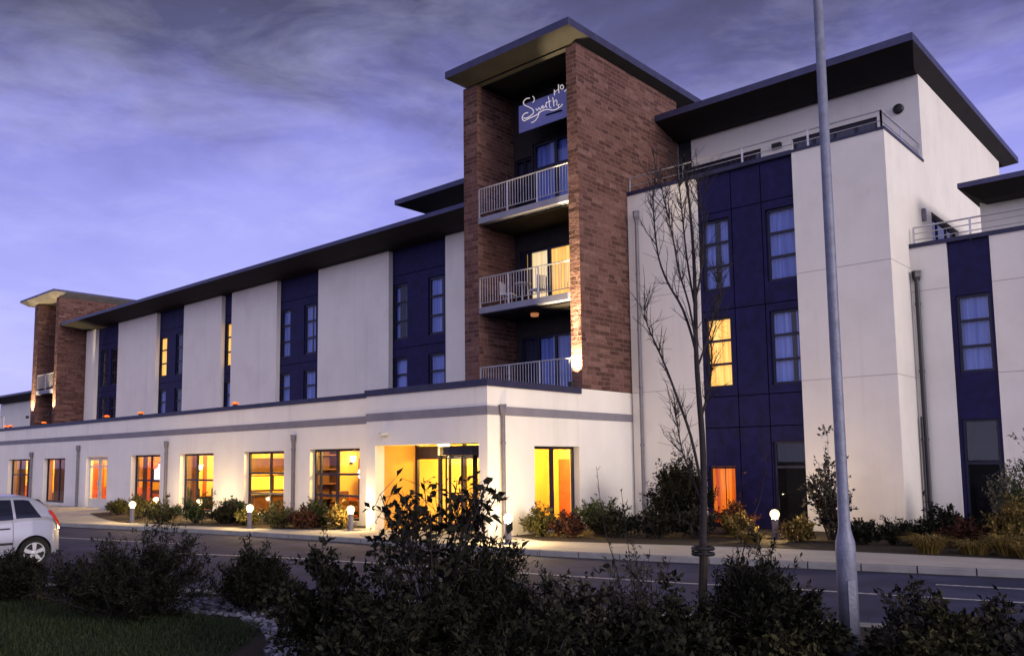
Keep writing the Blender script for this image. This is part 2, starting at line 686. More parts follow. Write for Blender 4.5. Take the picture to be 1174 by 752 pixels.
def refine(pts, n=6):
    """Catmull-Rom through the points"""
    P = [np.array(p, float) for p in pts]
    out = []
    for i in range(len(P) - 1):
        a, b, c, d = P[max(i - 1, 0)], P[i], P[i + 1], P[min(i + 2, len(P) - 1)]
        for k in range(n):
            t = k / n
            out.append(tuple(.5 * (2 * b + (c - a) * t + (2 * a - 5 * b + 4 * c - d) * t * t + (3 * b - a - 3 * c + d) * t ** 3)))
    out.append(tuple(P[-1]))
    return out


FAR = refine([(-70, 2.5), (-45, 8.6), (-30, 11.6), (-24.9, 12.75), (-19.8, 13.65), (-15, 14.15), (-11.9, 14.45), (-6.9, 15.75), (-3.2, 16.8), (5, 19.0), (30, 26)])
NEAR = refine([(-34, -5), (-20, 3.1), (-16.1, 5.1), (-14.6, 5.87), (-11.6, 7.2), (-8, 8.8), (-3.6, 10.6), (0, 11.9), (8, 14.4), (30, 21)])


def offset(pl, d):
    out = []
    for i, p in enumerate(pl):
        a, b = pl[max(i - 1, 0)], pl[min(i + 1, len(pl) - 1)]
        t = Vector((b[0] - a[0], b[1] - a[1])).normalized()
        out.append((p[0] - t.y * d, p[1] + t.x * d))
    return out


def resample(pl, step):
    P = [np.array(p) for p in pl]
    d = np.concatenate([[0], np.cumsum([np.linalg.norm(b - a) for a, b in zip(P, P[1:])])])
    t = np.arange(0, d[-1], step)
    return [(float(np.interp(x, d, [p[0] for p in P])), float(np.interp(x, d, [p[1] for p in P]))) for x in t]


def kerb(name, pl, d, z0, z1):
    """kerb stones laid end to end with open joints"""
    mb = MB()
    rs = resample(pl, .915)
    q = offset(rs, d)
    rk = random.Random(4)
    for i in range(len(rs) - 1):
        g = .012
        L2 = lambda a, b, t: (a[0] + (b[0] - a[0]) * t, a[1] + (b[1] - a[1]) * t)
        a, b = L2(rs[i], rs[i + 1], g), L2(rs[i], rs[i + 1], 1 - g)
        e, c = L2(q[i], q[i + 1], g), L2(q[i], q[i + 1], 1 - g)
        h = z1 + rk.uniform(-.004, .004)
        bv = .015
        a2, b2 = L2(a, e, bv / abs(d)), L2(b, c, bv / abs(d))
        mb.face([(*a2, h), (*b2, h), (*c, h), (*e, h)])
        mb.face([(*a, h - bv), (*b, h - bv), (*b2, h), (*a2, h)])
        mb.face([(*a, z0), (*b, z0), (*b, h - bv), (*a, h - bv)])
        mb.face([(*c, z0), (*e, z0), (*e, h), (*c, h)])
        mb.face([(*a, z0), (*a, h - bv), (*a2, h), (*e, h), (*e, z0)])
        mb.face([(*b, z0), (*c, z0), (*c, h), (*b2, h), (*b, h - bv)])
    return kind(mb.build(name, KERB), 'structure')


poly('ground', [(-900, -900), (900, -900), (900, 900), (-900, 900)], -.16, TURF)
road_pts = FAR + NEAR[::-1] + [(-60, -40), (-90, -30)]
poly('road', road_pts, -.12, ASPH)
kerb('far_kerb', FAR, .14, -.14, .004)
kerb('near_kerb', NEAR, -.14, -.14, -.02)
FARB = offset(FAR, .14)
poly('pavement', FARB + [(30, 60), (-70, 60)], 0.0, PAVE)
NEARB = offset(NEAR, -.14)
poly('verge', NEARB + [(30, -12), (-34, -12)], -.05, EARTH)
poly('lawn', [(-15.6, 4.4), (-12.6, 5.05), (-10.6, 5.65), (-9.2, 5.95), (-8.4, 5.2), (-7.6, 4.2), (-6, 1.5), (-6, -6), (-30, -10), (-22, 0)], -.045, TURF)
bed_left = [(-36.3, 16.7), (-35.2, 14.5), (-32, 13.55), (-29, 12.9), (-26, 13.35), (-21.6, 14.55), (-20.1, 15.3), (-19.95, 16.7)]
poly('planting_bed', bed_left, .012, SOIL)
bed_right = [(-14.6, 16.75), (-13.2, 16.25), (-11.5, 16.75), (-9.65, 17.4), (-7.9, 17.95), (-6.1, 18.25), (-3.4, 18.7), (6, 21), (6, 24.2), (-6.7, 24.2), (-6.7, 22.6), (-14.6, 22.6)]
poly('planting_bed', bed_right, .012, SOIL)


GUT = mat('gutter', (.022, .022, .030), .8, .4, 5)
strip('gutter', offset(FAR, -.22), FAR, -.1165, GUT)


def line(pts, w, name='road_marking'):
    q = offset(pts, w)
    mb = MB()
    for i in range(len(pts) - 1):
        mb.face([(*pts[i], -.115), (*pts[i + 1], -.115), (*q[i + 1], -.115), (*q[i], -.115)])
    kind(mb.build(name, LINE), 'structure')


line(refine([(-19, 9.6), (-15.3, 10.9), (-10, 12.05), (-7.6, 12.6), (-5.5, 13.2), (-2.6, 13.95), (8, 17)]), .10)
line([(-4.1, 15.05), (-2.6, 15.45), (3, 17.0)], .10)
line([(-26, 9.6), (-21, 10.9)], .10)

# ------------------------------------------------------------------ hotel
HOTEL = thing('hotel_building', 'long pale hotel with navy cladding, flat overhanging roofs and red stone towers', 'building', (-25, 22, 0))


def face_T(axis, pos):
    """local (u, d, z): u along the wall, d inwards -> world"""
    if axis == 'y':
        return lambda p: (p[0], pos + p[1], p[2])
    return lambda p: (pos - p[1], p[0], p[2])


def wall(mb, u0, u1, z0, z1, t, openings):
    """wall slab u0..u1, z0..z1, depth 0..t with rectangular openings (u0,u1,z0,z1)"""
    us = sorted({u0, u1, *[max(u0, min(u1, o[0])) for o in openings], *[max(u0, min(u1, o[1])) for o in openings]})
    for a, b in zip(us, us[1:]):
        if b - a < 1e-6:
            continue
        mid = (a + b) / 2
        zs = z0
        for o in sorted([o for o in openings if o[0] < mid < o[1]], key=lambda o: o[2]):
            if o[2] > zs + 1e-6:
                mb.box(a, b, 0, t, zs, o[2])
            zs = max(zs, o[3])
        if zs < z1 - 1e-6:
            mb.box(a, b, 0, t, zs, z1)


def window(axis, pos, u0, u1, z0, z1, cols=1, rows=3, d=.12, fw=.07, behind=None, fmat=None, splits=None, bar=.045, hsplits=None, curt_split=None, gap=.13):
    """frame + pane + fabric behind; splits / hsplits: relative bar places"""
    T = face_T(axis, pos)
    fr = MB(T)
    e = .004
    fr.box(u0 + e, u0 + fw, d, d + .07, z0 + e, z1 - e)
    fr.box(u1 - fw, u1 - e, d, d + .07, z0 + e, z1 - e)
    fr.box(u0 + fw, u1 - fw, d, d + .07, z0 + e, z0 + fw)
    fr.box(u0 + fw, u1 - fw, d, d + .07, z1 - fw, z1 - e)
    splits = splits if splits is not None else [i / cols for i in range(1, cols)]
    hsplits = hsplits if hsplits is not None else [i / rows for i in range(1, rows)]
    for s in splits:
        x = u0 + (u1 - u0) * s
        fr.box(x - bar, x + bar, d + .003, d + .067, z0 + fw, z1 - fw)
    for s in hsplits:
        z = z0 + (z1 - z0) * s
        fr.box(u0 + fw, u1 - fw, d + .006, d + .064, z - bar * .8, z + bar * .8)
    w = fr.build('window', fmat or FRAME, HOTEL)
    g = MB(T)
    g.face([(u0 + fw, d + .035, z0 + fw), (u1 - fw, d + .035, z0 + fw), (u1 - fw, d + .035, z1 - fw), (u0 + fw, d + .035, z1 - fw)])
    g.build('glass_pane', GLASS, w)
    if behind is not None:
        lst = behind if isinstance(behind, list) else [(0, 1, behind)]
        for a, b, mt in lst:
            c = MB(T)
            n = max(6, int((b - a) * (u1 - u0) / .045))
            ua, ub = u0 + (u1 - u0) * a, u0 + (u1 - u0) * b
            ph = (u0 * 7.3) % 6
            pts = [(ua + (ub - ua) * k / n, d + gap + .022 * math.sin(k * 1.45 + ph) + .012 * math.sin(k * .6 + ph)) for k in range(n + 1)]
            for k in range(n):
                c.face([(pts[k][0], pts[k][1], z0), (pts[k + 1][0], pts[k + 1][1], z0), (pts[k + 1][0], pts[k + 1][1], z1), (pts[k][0], pts[k][1], z1)])
            c.build('curtain', mt, w, smooth=True)
        # the unlit room behind the fabric
    return w


_CV = [0]


def vary(mt):
    _CV[0] += 1
    k = _CV[0] % 6
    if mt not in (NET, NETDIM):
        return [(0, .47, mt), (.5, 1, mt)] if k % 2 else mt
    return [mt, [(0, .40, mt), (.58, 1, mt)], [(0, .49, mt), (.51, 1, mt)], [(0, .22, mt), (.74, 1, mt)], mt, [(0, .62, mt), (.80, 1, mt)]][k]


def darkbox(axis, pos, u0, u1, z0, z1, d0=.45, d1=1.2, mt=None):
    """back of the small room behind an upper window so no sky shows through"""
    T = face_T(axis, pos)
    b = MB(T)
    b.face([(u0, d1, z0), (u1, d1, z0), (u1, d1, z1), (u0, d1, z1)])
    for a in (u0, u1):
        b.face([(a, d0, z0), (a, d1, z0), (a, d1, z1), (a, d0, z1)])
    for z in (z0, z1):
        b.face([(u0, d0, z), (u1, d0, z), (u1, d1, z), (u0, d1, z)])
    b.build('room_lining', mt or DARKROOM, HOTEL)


# --- ground floor, left part
YB, YC, XC = 16.73, 15.93, -14.66
GW = [(-51.6, -48.3), (-46.5, -43.7), (-41.2, -38.9), (-36.5, -33.85), (-32.15, -29.57), (-27.43, -24.9), (-23.4, -20.8)]
zs0 = [.12, .12, .02, .12, .12, .12, .12]
zs1 = [2.32, 2.32, 2.34, 2.36, 2.36, 2.37, 2.39]
mb = MB(face_T('y', YB))
wall(mb, -64, -19.52, 0, 3.93, .32, [(a, b, z, zz) for (a, b), z, zz in zip(GW, zs0, zs1)] + [(-57.5, -54.5, .12, 2.32)])
mb.build('ground_floor_wall', RENDER2, HOTEL)
mb = MB(face_T('y', YB))
mb.box(-64, -19.52, -.018, 0, 3.13, 3.36)
mb.build('stone_band', BAND, HOTEL)
mb = MB(face_T('y', YB))
mb.box(-64, -19.52, -.05, .42, 3.93, 4.08)
mb.build('parapet_coping', COPING, HOTEL)
mb = MB()
mb.box(-64, -19.5, YB + .42, 22.2, 3.80, 3.96)
mb.box(-19.35, -15.0, YC + .42, 22.0, 3.76, 3.92)
mb.build('flat_roof', ROOFTOP, HOTEL)

# --- entrance block
mb = MB(face_T('y', YC))
EO = (-19.1, -14.97, 0, 2.42)
wall(mb, -19.5, XC, 0, 3.87, .35, [EO])
mb.build('entrance_wall', RENDER2, HOTEL)
mb = MB(face_T('x', XC))
wall(mb, YC + .35, 19.95, 0, 3.87, .35, [(17.8, 19.84, .22, 2.34)])
wall(mb, 19.95, 22.67, 0, 4.03, .35, [])
mb.build('entrance_wall', RENDER2, HOTEL)
mb = MB()
mb.box(-19.5, -19.15, YC + .35, YB + .3, 0, 3.87)
mb.build('entrance_wall', RENDER2, HOTEL)
mb = MB()
mb.box(-19.52, XC + .018, YC - .018, YC, 3.13, 3.36)
mb.box(XC, XC + .018, YC, 22.66, 3.13, 3.36)
mb.box(-19.518, -19.5, YC, YB - .02, 3.13, 3.36)
mb.build('stone_band', BAND, HOTEL)
mb = MB()
mb.box(-19.55, XC + .05, YC - .05, YC + .40, 3.87, 4.05)
mb.box(XC - .38, XC + .05, YC + .40, 19.95, 3.87, 4.05)
mb.box(-19.55, -19.1, YC + .40, YB - .06, 3.87, 4.05)
mb.build('parapet_coping', COPING, HOTEL)

# recess with the revolving door
YG = 17.5
for a, b_ in ((-19.4, -19.1), (-14.97, -14.9)):
    mb = MB()
    mb.box(a, b_, YC + .35, YG + .1, 0, 2.45)
    mb.build('recess_wall', OWALL, HOTEL)
mb = MB()
mb.box(-19.1, -14.97, YC + .35, YG + .3, 2.44, 2.5)
mb.build('recess_ceiling', CEIL, HOTEL)
ent = MB()
for x in (-19.05, -18.05, -17.05, -16.05, -15.03):
    ent.box(x - .05, x + .05, YG, YG + .09, 0, 2.44)
ent.box(-19.0, -15.08, YG + .005, YG + .085, 2.02, 2.40)
ent.box(-19.0, -15.08, YG + .005, YG + .085, .0, .10)
ent = ent.build('entrance_screen', FRAME, HOTEL)
g = MB()
g.face([(-19.0, YG + .05, .1), (-15.08, YG + .05, .1), (-15.08, YG + .05, 2.05), (-19.0, YG + .05, 2.05)])
g.build('glass_pane', GLASS, ent)
# drum of the revolving door
rd = MB()
cx, cy, rr = -16.55, YG - .05, 1.0
for a in range(0, 360, 30):
    if a in (240, 270, 300):
        continue
    rd.box(cx + rr * math.cos(R_(a)) - .03, cx + rr * math.cos(R_(a)) + .03, cy + rr * math.sin(R_(a)) - .03, cy + rr * math.sin(R_(a)) + .03, 0, 2.12)
rd.lathe([(rr + .05, 2.12), (rr + .05, 2.36), (.02, 2.37)], (cx, cy, 0), 28)
for a in (20, 110, 200, 290):
    dx, dy = math.cos(R_(a)), math.sin(R_(a))
    for r0 in (.05, .90):
        rd.tube([(cx + dx * r0, cy + dy * r0, .02), (cx + dx * r0, cy + dy * r0, 2.11)], .028, 6)
    rd.tube([(cx + dx * .05, cy + dy * .05, .15), (cx + dx * .9, cy + dy * .9, .15)], .035, 6)
    rd.tube([(cx + dx * .05, cy + dy * .05, 1.05), (cx + dx * .9, cy + dy * .9, 1.05)], .02, 6)
rd = rd.build('revolving_door', FRAME, HOTEL)
g = MB()
for a in (20, 110, 200, 290):
    dx, dy = math.cos(R_(a)), math.sin(R_(a))
    g.face([(cx + dx * .06, cy + dy * .06, .16), (cx + dx * .89, cy + dy * .89, .16), (cx + dx * .89, cy + dy * .89, 2.1), (cx + dx * .06, cy + dy * .06, 2.1)])
g.build('glass_pane', GLASS, rd)

# --- rooms behind the ground floor windows
mb = MB()
RY = 20.4
mb.face([(-58, RY, 0), (-19.5, RY, 0), (-19.5, RY, 2.8), (-58, RY, 2.8)])
mb.build('room_wall', OWALL, HOTEL)
for k, x in enumerate((-58, -52.9, -47.8, -42.5, -37.8, -33.35, -28.65, -24.7, -19.52)):
    mb = MB()
    mb.box(x - .05, x + .05, YB + .34, RY, 0.02, 2.78)
    part_ = mb.build('room_partition', YWALL if k in (1, 2, 5, 6, 7) else OWALL, HOTEL)
    if k < 8:
        mb = MB()
        mb.box(x + .052, x + .075, YB + .9, RY - .02, .02, (.62, .85, .55, .9, .8, .62, .5, .7)[k])
        mb.build('dado', (WOODD, REDDOOR)[k % 2], part_)
        for yy, ww, zz, mm in (((17.6, .25, 2.5, BROWNC), (18.9, .3, 2.5, WOODD)), ((17.2, .5, 2.5, WOODD), (18.3, .12, 2.5, REDDOOR), (19.2, .3, 2.2, BROWNC)), ((17.3, .35, 2.5, BROWNC), (18.5, .2, 2.3, WOODD)),
                               ((18.25, .1, 2.5, WOODD), (19.6, .2, 2.5, REDDOOR)), ((17.35, .3, 2.4, WOODD), (17.9, .4, 1.9, REDDOOR)), ((17.3, .55, 2.6, WOODD), (18.35, .16, 2.3, REDDOOR)), ((19.9, .2, 2.5, WOODD),), ((18.75, .14, 2.6, WOODD), (19.75, .2, 2.1, BROWNC)))[k]:
            mb = MB()
            mb.box(x + .076, x + .11, yy, yy + ww, .02, zz)
            mb.build('pilaster', mm, part_)
        mb = MB()
        mb.box(x + .052, x + .12, YB + .9, RY - .02, 2.62, 2.76)
        mb.build('cornice', WOODD, part_)
mb = MB()
mb.box(-58, -19.5, YB + .33, RY, 2.78, 2.84)
mb.box(-19.42, -14.98, YG + .1, 22.3, 2.6, 2.66)
mb.build('room_ceiling', CEIL, HOTEL)
mb = MB()
mb.box(-58, -19.5, YB + .33, RY, .004, .02)
mb.box(-19.42, -14.98, YG + .12, 22.3, .004, .02)
mb.build('room_floor', CARPET, HOTEL)
mb = MB()
mb.box(-19.42, -19.36, YG + .12, 22.3, .02, 2.6)
mb.box(-19.36, -15.02, 22.24, 22.3, .02, 2.6)
mb.box(-17.9, -17.8, 19.6, 22.24, .02, 2.6)
mb.build('room_wall', YWALL, HOTEL)


def room_lamp(x, y, z, e, c=(1, .56, .16), r=.25):
    l = bpy.data.lights.new('room_light', 'POINT')
    l.energy = e
    l.color = c
    l.shadow_soft_size = r
    o = bpy.data.objects.new('room_light', l)
    COL.objects.link(o)
    o.location = (x, y, z)
    return o


# windows of the ground floor (frame layouts differ bay by bay)
W = lambda i, **k: window('y', YB, GW[i][0], GW[i][1], zs0[i], zs1[i], d=.2, fw=.08, **k)
W(0, splits=[.36, .72], hsplits=[.62], behind=[(.0, .30, BROWNC), (.42, .62, BROWNC)], gap=.35)
W(1, splits=[.56], hsplits=[], behind=[(.0, .52, BROWNC), (.60, .9, GOLDC)], gap=.35)
W(3, splits=[.55], hsplits=[.52], behind=[(0, .16, BROWNC)], gap=.35)
W(4, splits=[.38], hsplits=[.54], behind=[(0, .10, BROWNC)], gap=.35)
W(5, splits=[.56], hsplits=[.34, .66])
W(6, splits=[.12, .46], hsplits=[.34, .66][:1] + [.64])
window('y', YB, -57.5, -54.5, .12, 2.32, splits=[.5], hsplits=[.6], d=.2, fw=.08, behind=[(.05, .4, BROWNC)], gap=.3)
# glazed double door
d3 = MB(face_T('y', YB))
for a, b in ((-41.2, -40.05), (-40.05, -38.9)):
    d3.box(a + .004, a + .13, .16, .23, .02, 2.33)
    d3.box(b - .13, b - .004, .16, .23, .02, 2.33)
    d3.box(a + .13, b - .13, .16, .23, .02, .42)
    d3.box(a + .13, b - .13, .16, .23, 2.18, 2.33)
d3.box(-41.07, -39.03, .165, .225, 1.86, 1.92)
d3 = d3.build('glazed_door', FRAMEP, HOTEL)
g = MB(face_T('y', YB))
g.face([(-41.1, .2, .4), (-39, .2, .4), (-39, .2, 2.2), (-41.1, .2, 2.2)])
g.build('glass_pane', GLASS, d3)
hd = MB(face_T('y', YB))
hd.tube([(-40.12, .12, .95), (-40.12, .12, 1.25)], .02, 6)
hd.build('handle', STEEL, d3)
for q in ((17.3, 18.1), (18.7, 19.7)):
    mb = MB()
    mb.box(-42.445, -42.40, *q, .02, 2.05)
    mb.build('inner_door', REDDOOR, HOTEL)
# window in the right face of the entrance block
window('x', XC, 17.8, 19.84, .22, 2.34, splits=[.5], hsplits=[], d=.2, fw=.08, bar=.06)
mb = MB()
mb.box(-17.25, -16.35, 22.18, 22.235, .02, 2.0)
mb.build('inner_door', REDDOOR, HOTEL)

# --- main upper wing
YP = 22.0
PAN = [(-54.85, -53.48), (-50.25, -45.41), (-42.3, -38.45), (-37.47, -33.52), (-30.3, -25.58), (-22.33, -19.42)]
UW = [(-53.1, -52.1, 'dark'), (-51.65, -50.75, 'dark'), (-45.4, -44.55, 'lit'), (-43.55, -42.65, 'dark'), (-38.45, -37.7, 'litdim'),
      (-33.5, -32.7, 'net'), (-31.65, -30.75, 'net'), (-25.55, -24.7, 'net'), (-23.5, -22.6, 'net')]
ops = []
for a, b, k in UW:
    ops += [(a, b, 6.8, 9.05), (a, b, 4.05, 6.08)]
mb = MB(face_T('y', YP + .22))
wall(mb, -54.9, -19.42, 3.97, 10.5, .25, ops)
mb.build('navy_cladding', NAVY, HOTEL)
for a, b in PAN:
    mb = MB()
    mb.box(a, b, YP, YP + .22, 4.6, 10.44)
    mb.build('wall_panel', RENDER, HOTEL)
for a, b, k in UW:
    for (z0, z1), lvl in (((6.8, 9.05), 1), ((4.05, 6.08), 0)):
        bh = {'net': NET, 'dark': NETDIM, 'lit': LITC if lvl else NET, 'litdim': LITC if lvl else NET}[k]
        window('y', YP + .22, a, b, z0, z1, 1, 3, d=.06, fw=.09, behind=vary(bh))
        darkbox('y', YP + .22, a - .05, b + .05, z0 - .05, z1 + .05, .26, .9)
# cladding seams
mb = MB(face_T('y', YP + .22))
for (a, b), (c, d_) in zip(PAN, PAN[1:]):
    for z in (6.45, 9.4):
        mb.box(b, c, -.004, 0, z - .012, z + .012)
mb.build('cladding_seam', NAVYJ, HOTEL)


def roof(name, x0, x1, y0, y1, ztop, fh, inset, zsof, soff=None, inset_l=None, inset_r=None, inset_b=None):
    """flat roof: fascia of height fh, underside bevelled in to a flat soffit at zsof"""
    il = inset if inset_l is None else inset_l
    ir = inset if inset_r is None else inset_r
    ib = inset if inset_b is None else inset_b
    mb_ = MB()
    o = [(x0, y0), (x1, y0), (x1, y1), (x0, y1)]
    q = [(x0 + il, y0 + inset), (x1 - ir, y0 + inset), (x1 - ir, y1 - ib), (x0 + il, y1 - ib)]
    zf = ztop - fh
    mb_.face([(*p, ztop) for p in o])
    for i in range(4):
        j = (i + 1) % 4
        mb_.face([(*o[i], zf), (*o[j], zf), (*o[j], ztop), (*o[i], ztop)])
    r_ = mb_.build(name, FASCIA, HOTEL)
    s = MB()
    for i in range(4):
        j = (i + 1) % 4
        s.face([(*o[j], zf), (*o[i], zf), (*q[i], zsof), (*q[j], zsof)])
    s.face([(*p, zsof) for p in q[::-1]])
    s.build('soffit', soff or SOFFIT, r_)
    return r_


roof('roof', -54.95, -19.44, 20.4, 33, 10.82, .16, 1.0, 10.46, inset_r=.05, inset_l=.3)
mb = MB()
mb.box(-54.9, -54.65, 22.25, 32.5, 3.97, 10.45)
mb.box(-54.6, -19.6, 32.2, 32.5, 0, 10.45)
mb.build('rear_wall', RENDER, HOTEL)

# --- main brick tower
YT = 20.03
mb = MB()
mb.box(-15.02, -14.64, YT, 26.0, 4.04, 14.62)          # right pier and flank
mb.box(-19.42, -18.78, YT, 26.0, 4.0, 14.62)           # left pier
mb.box(-18.78, -15.02, 22.75, 23.0, 4.0, 14.62)
mb.build('tower_wall', BRICK, HOTEL)
TO = [(-18.55, -16.2, 3.95, 6.12), (-18.55, -16.2, 6.98, 9.1), (-18.75, -17.95, 10.0, 12.4), (-17.92, -16.0, 10.0, 12.78)]
mb = MB(face_T('y', 21.9))
wall(mb, -18.78, -15.02, 3.93, 14.62, .2, TO)
mb.build('tower_infill', mat('dark_infill', (.022, .018, .020), .8, .3, 3), HOTEL)
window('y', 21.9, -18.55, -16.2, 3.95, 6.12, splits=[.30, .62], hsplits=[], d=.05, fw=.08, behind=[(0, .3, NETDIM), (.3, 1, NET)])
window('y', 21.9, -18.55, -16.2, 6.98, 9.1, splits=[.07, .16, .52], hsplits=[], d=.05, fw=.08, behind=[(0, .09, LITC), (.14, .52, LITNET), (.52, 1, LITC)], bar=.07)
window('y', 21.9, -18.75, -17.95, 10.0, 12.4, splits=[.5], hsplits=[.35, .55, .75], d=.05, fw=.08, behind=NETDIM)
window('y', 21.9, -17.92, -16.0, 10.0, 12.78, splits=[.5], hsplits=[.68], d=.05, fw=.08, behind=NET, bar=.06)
darkbox('y', 21.9, -18.76, -15.1, 3.95, 14.5, .45, .8)
ROOFT = roof('tower_roof', -19.62, -14.40, 19.35, 27.6, 15.08, .24, .42, 14.64, SOFFITO)


def railing(pts, z0, z1, mt, parent, step=.11, rails=None, post=1.5, balusters=True, name='railing'):
    mb_ = MB()
    for a, b in zip(pts, pts[1:]):
        a, b = Vector(a), Vector(b)
        L = (b - a).length
        mb_.tube([(*a, z1), (*b, z1)], .024, 8)
        for rz_ in (rails or [z0 + .08]):
            mb_.tube([(*a, rz_), (*b, rz_)], .014, 6)
        n = max(1, round(L / post))
        for i in range(n + 1):
            p = a.lerp(b, i / n)
            mb_.box(p.x - .022, p.x + .022, p.y - .022, p.y + .022, z0 - .12, z1)
        if balusters:
            n = int(L / step)
            for i in range(1, n):
                p = a.lerp(b, i / n)
                mb_.box(p.x - .007, p.x + .007, p.y - .007, p.y + .007, z0 + .08, z1)
    return mb_.build(name, mt, parent)


for z, sl in ((4.0, 0), (6.96, 1), (9.98, 1)):
    mb = MB()
    if sl:
        mb.box(-18.78, -15.02, YT + .02, 21.9, z - .20, z)
    else:
        mb.box(-18.78, -15.02, YT + .02, 21.9, z - .07, z)
    bal = mb.build('balcony', SLAB, HOTEL)
    railing([(-18.76, YT + .06), (-15.04, YT + .06)], z + .06, z + .98, STEEL, bal, post=1.24)
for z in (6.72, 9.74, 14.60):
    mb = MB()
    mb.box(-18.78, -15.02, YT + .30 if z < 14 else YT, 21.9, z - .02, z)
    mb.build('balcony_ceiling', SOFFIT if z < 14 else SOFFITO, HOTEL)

# --- penthouse behind the tower
YU = 26.08
XP = -6.76
PO = [(-14.2, -11.62, 10.0, 12.14), (-10.56, -7.95, 10.0, 12.16)]
mb = MB(face_T('y', YU))
wall(mb, -27.0, XP, 9.9, 13.12, .3, PO)
mb.build('penthouse_wall', RENDER, HOTEL)
for a, b, c, d_ in PO:
    window('y', YU, a, b, c, d_, splits=[.25, .5, .75], hsplits=[], d=.08, fw=.08, behind=NETDIM)
    darkbox('y', YU, a, b, c, d_, .32, .9)
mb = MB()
mb.box(-14.64, -14.15, YU - .02, YU, 9.95, 13.1)  # dark sheet standing in for the shade between tower flank and penthouse wall
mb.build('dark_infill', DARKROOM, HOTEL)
PR = [(26.6, 29.6, 7.0, 9.08)]
mb = MB(face_T('x', XP))
wall(mb, YU, 36.2, 4, 13.12, .3, PR) if False else wall(mb, YU + .3, 36.2, 7.0, 13.12, .3, PR)
mb.box(YU, YU + .3, 0, .3, 4, 9.9)
mb.box(YU + .3, 36.2, 0, .3, 0, 7.0)
mb.build('penthouse_wall', RENDER, HOTEL)
window('x', XP, 26.6, 29.6, 7.0, 9.08, splits=[.33, .66], hsplits=[], d=.1, fw=.08, behind=NETDIM)
darkbox('x', XP, 26.6, 29.6, 7, 9.08, .32, .9)
mb = MB()
mb.box(-27.0, -26.7, YU + .3, 36, 9.9, 13.12)
mb.box(-26.7, -7.1, 35.9, 36.2, 0, 13.12)
mb.build('penthouse_wall', RENDER, HOTEL)
roof('roof', -28.1, -6.42, 24.5, 38, 13.66, .22, 1.25, 13.10, inset_r=.34, inset_l=.9, inset_b=1)

# --- right wing
YW = 22.67
WO = [(-12.12, -11.22, 6.92, 9.05), (-12.12, -11.26, 4.02, 6.1), (-12.15, -11.28, .05, 1.74),
      (-10.1, -9.22, 6.92, 9.0), (-10.1, -9.22, 4.0, 6.08), (-10.16, -9.22, .05, 2.42)]
mb = MB()
mb.box(-14.64, -12.2, YW, YW + .3, 0, 10.40)
mb.build('wall_panel', RENDER, HOTEL)
mb = MB()
mb.box(-9.22, XP, YW, YW + .3, 0, 10.44)
mb.box(XP - .3, XP, YW + .3, YU, 0, 10.44)
mb.build('wall_panel', RENDER, HOTEL)
mb = MB(face_T('y', YW + .09))
wall(mb, -12.2, -9.22, 0, 10.40, .25, WO)
mb.build('navy_cladding', NAVY, HOTEL)
mb = MB(face_T('y', YW + .09))
for x in (-11.12, -10.2):
    zz = 0
    mb.box(x - .012, x + .012, -.004, 0, .02, 10.38)
for z in (2.85, 3.75, 6.3, 9.25):
    mb.box(-12.19, -9.23, -.0045, 0, z - .012, z + .012)
mb.build('cladding_seam', NAVYJ, HOTEL)
for i, (bh, kw) in enumerate([(NET, {}), (LITC, {}), (REDC, dict(hsplits=[])), (NET, {}), (NET, {}), (None, dict(hsplits=[.7]))]):
    window('y', YW + .09, *WO[i], d=.08, fw=.07, behind=vary(bh) if bh else None, **kw)
    a, b, c, d_ = WO[i]
    darkbox('y', YW + .09, a - .03, b + (.0 if i > 2 else .03), c - .03, d_ + .03, .26, .9)
# horizontal movement joints in the render
for z in (4.04, 7.0):
    for q in ((-14.6, -12.2, YW - .003, YW), (-9.22, XP + .003, YW - .003, YW), (XP, XP + .003, YW, 24.25)):
        mb = MB()
        mb.box(*q, z - .009, z + .009)
        mb.build('render_joint', JOINT, HOTEL)
mb = MB()
mb.box(-14.64, -9.22, YW - .04, YW + .40, 10.40, 10.52)
mb.box(-9.22, XP + .03, YW - .03, YW + .34, 10.44, 10.51)
mb.box(XP - .33, XP + .03, YW + .34, YU, 10.44, 10.51)
mb.build('parapet_coping', COPING, HOTEL)
mb = MB()
mb.box(-14.6, XP - .34, YW + .4, YU, 9.8, 9.95)
mb.build('flat_roof', ROOFTOP, HOTEL)
railing([(-14.6, YW + .1), (XP - .08, YW + .1), (XP - .08, YU - .05)], 10.52, 11.0, STEEL, HOTEL, rails=[10.72], post=1.75, balusters=False)

# --- far right wing
YR = 24.26
mb = MB()
mb.box(XP, -5.86, YR, YR + .3, 0, 7.55)
mb.build('wall_panel', RENDER, HOTEL)
mb = MB()
mb.box(-4.86, 7, YR, YR + .3, 0, 7.55)
mb.build('wall_panel', RENDER, HOTEL)
FO = [(-5.74, -4.94, 4.1, 6.12), (-5.78, -4.94, .1, 2.9)]
mb = MB(face_T('y', YR + .08))
wall(mb, -5.86, -4.86, 0, 7.55, .25, FO)
mb.build('navy_cladding', NAVY, HOTEL)
window('y', YR + .08, *FO[0], d=.06, fw=.07, behind=NET)
window('y', YR + .08, *FO[1], d=.06, fw=.07, hsplits=[.6])
for a, b, c, d_ in FO:
    darkbox('y', YR + .08, a, b, c, d_, .26, .9)
mb = MB()
mb.box(XP + .003, 7, YR - .04, YR + .4, 7.55, 7.66)
mb.build('parapet_coping', COPING, HOTEL)
for q in ((XP + .003, -5.86, 6.35), (-4.86, 7, 6.35), (-4.86, 7, 4.03)):
    mb = MB()
    mb.box(q[0], q[1], YR - .003, YR, q[2], q[2] + .018)
    mb.build('render_joint', JOINT, HOTEL)
mb = MB()
mb.box(XP + .003, 7, YR + .4, 34, 6.9, 7.0)
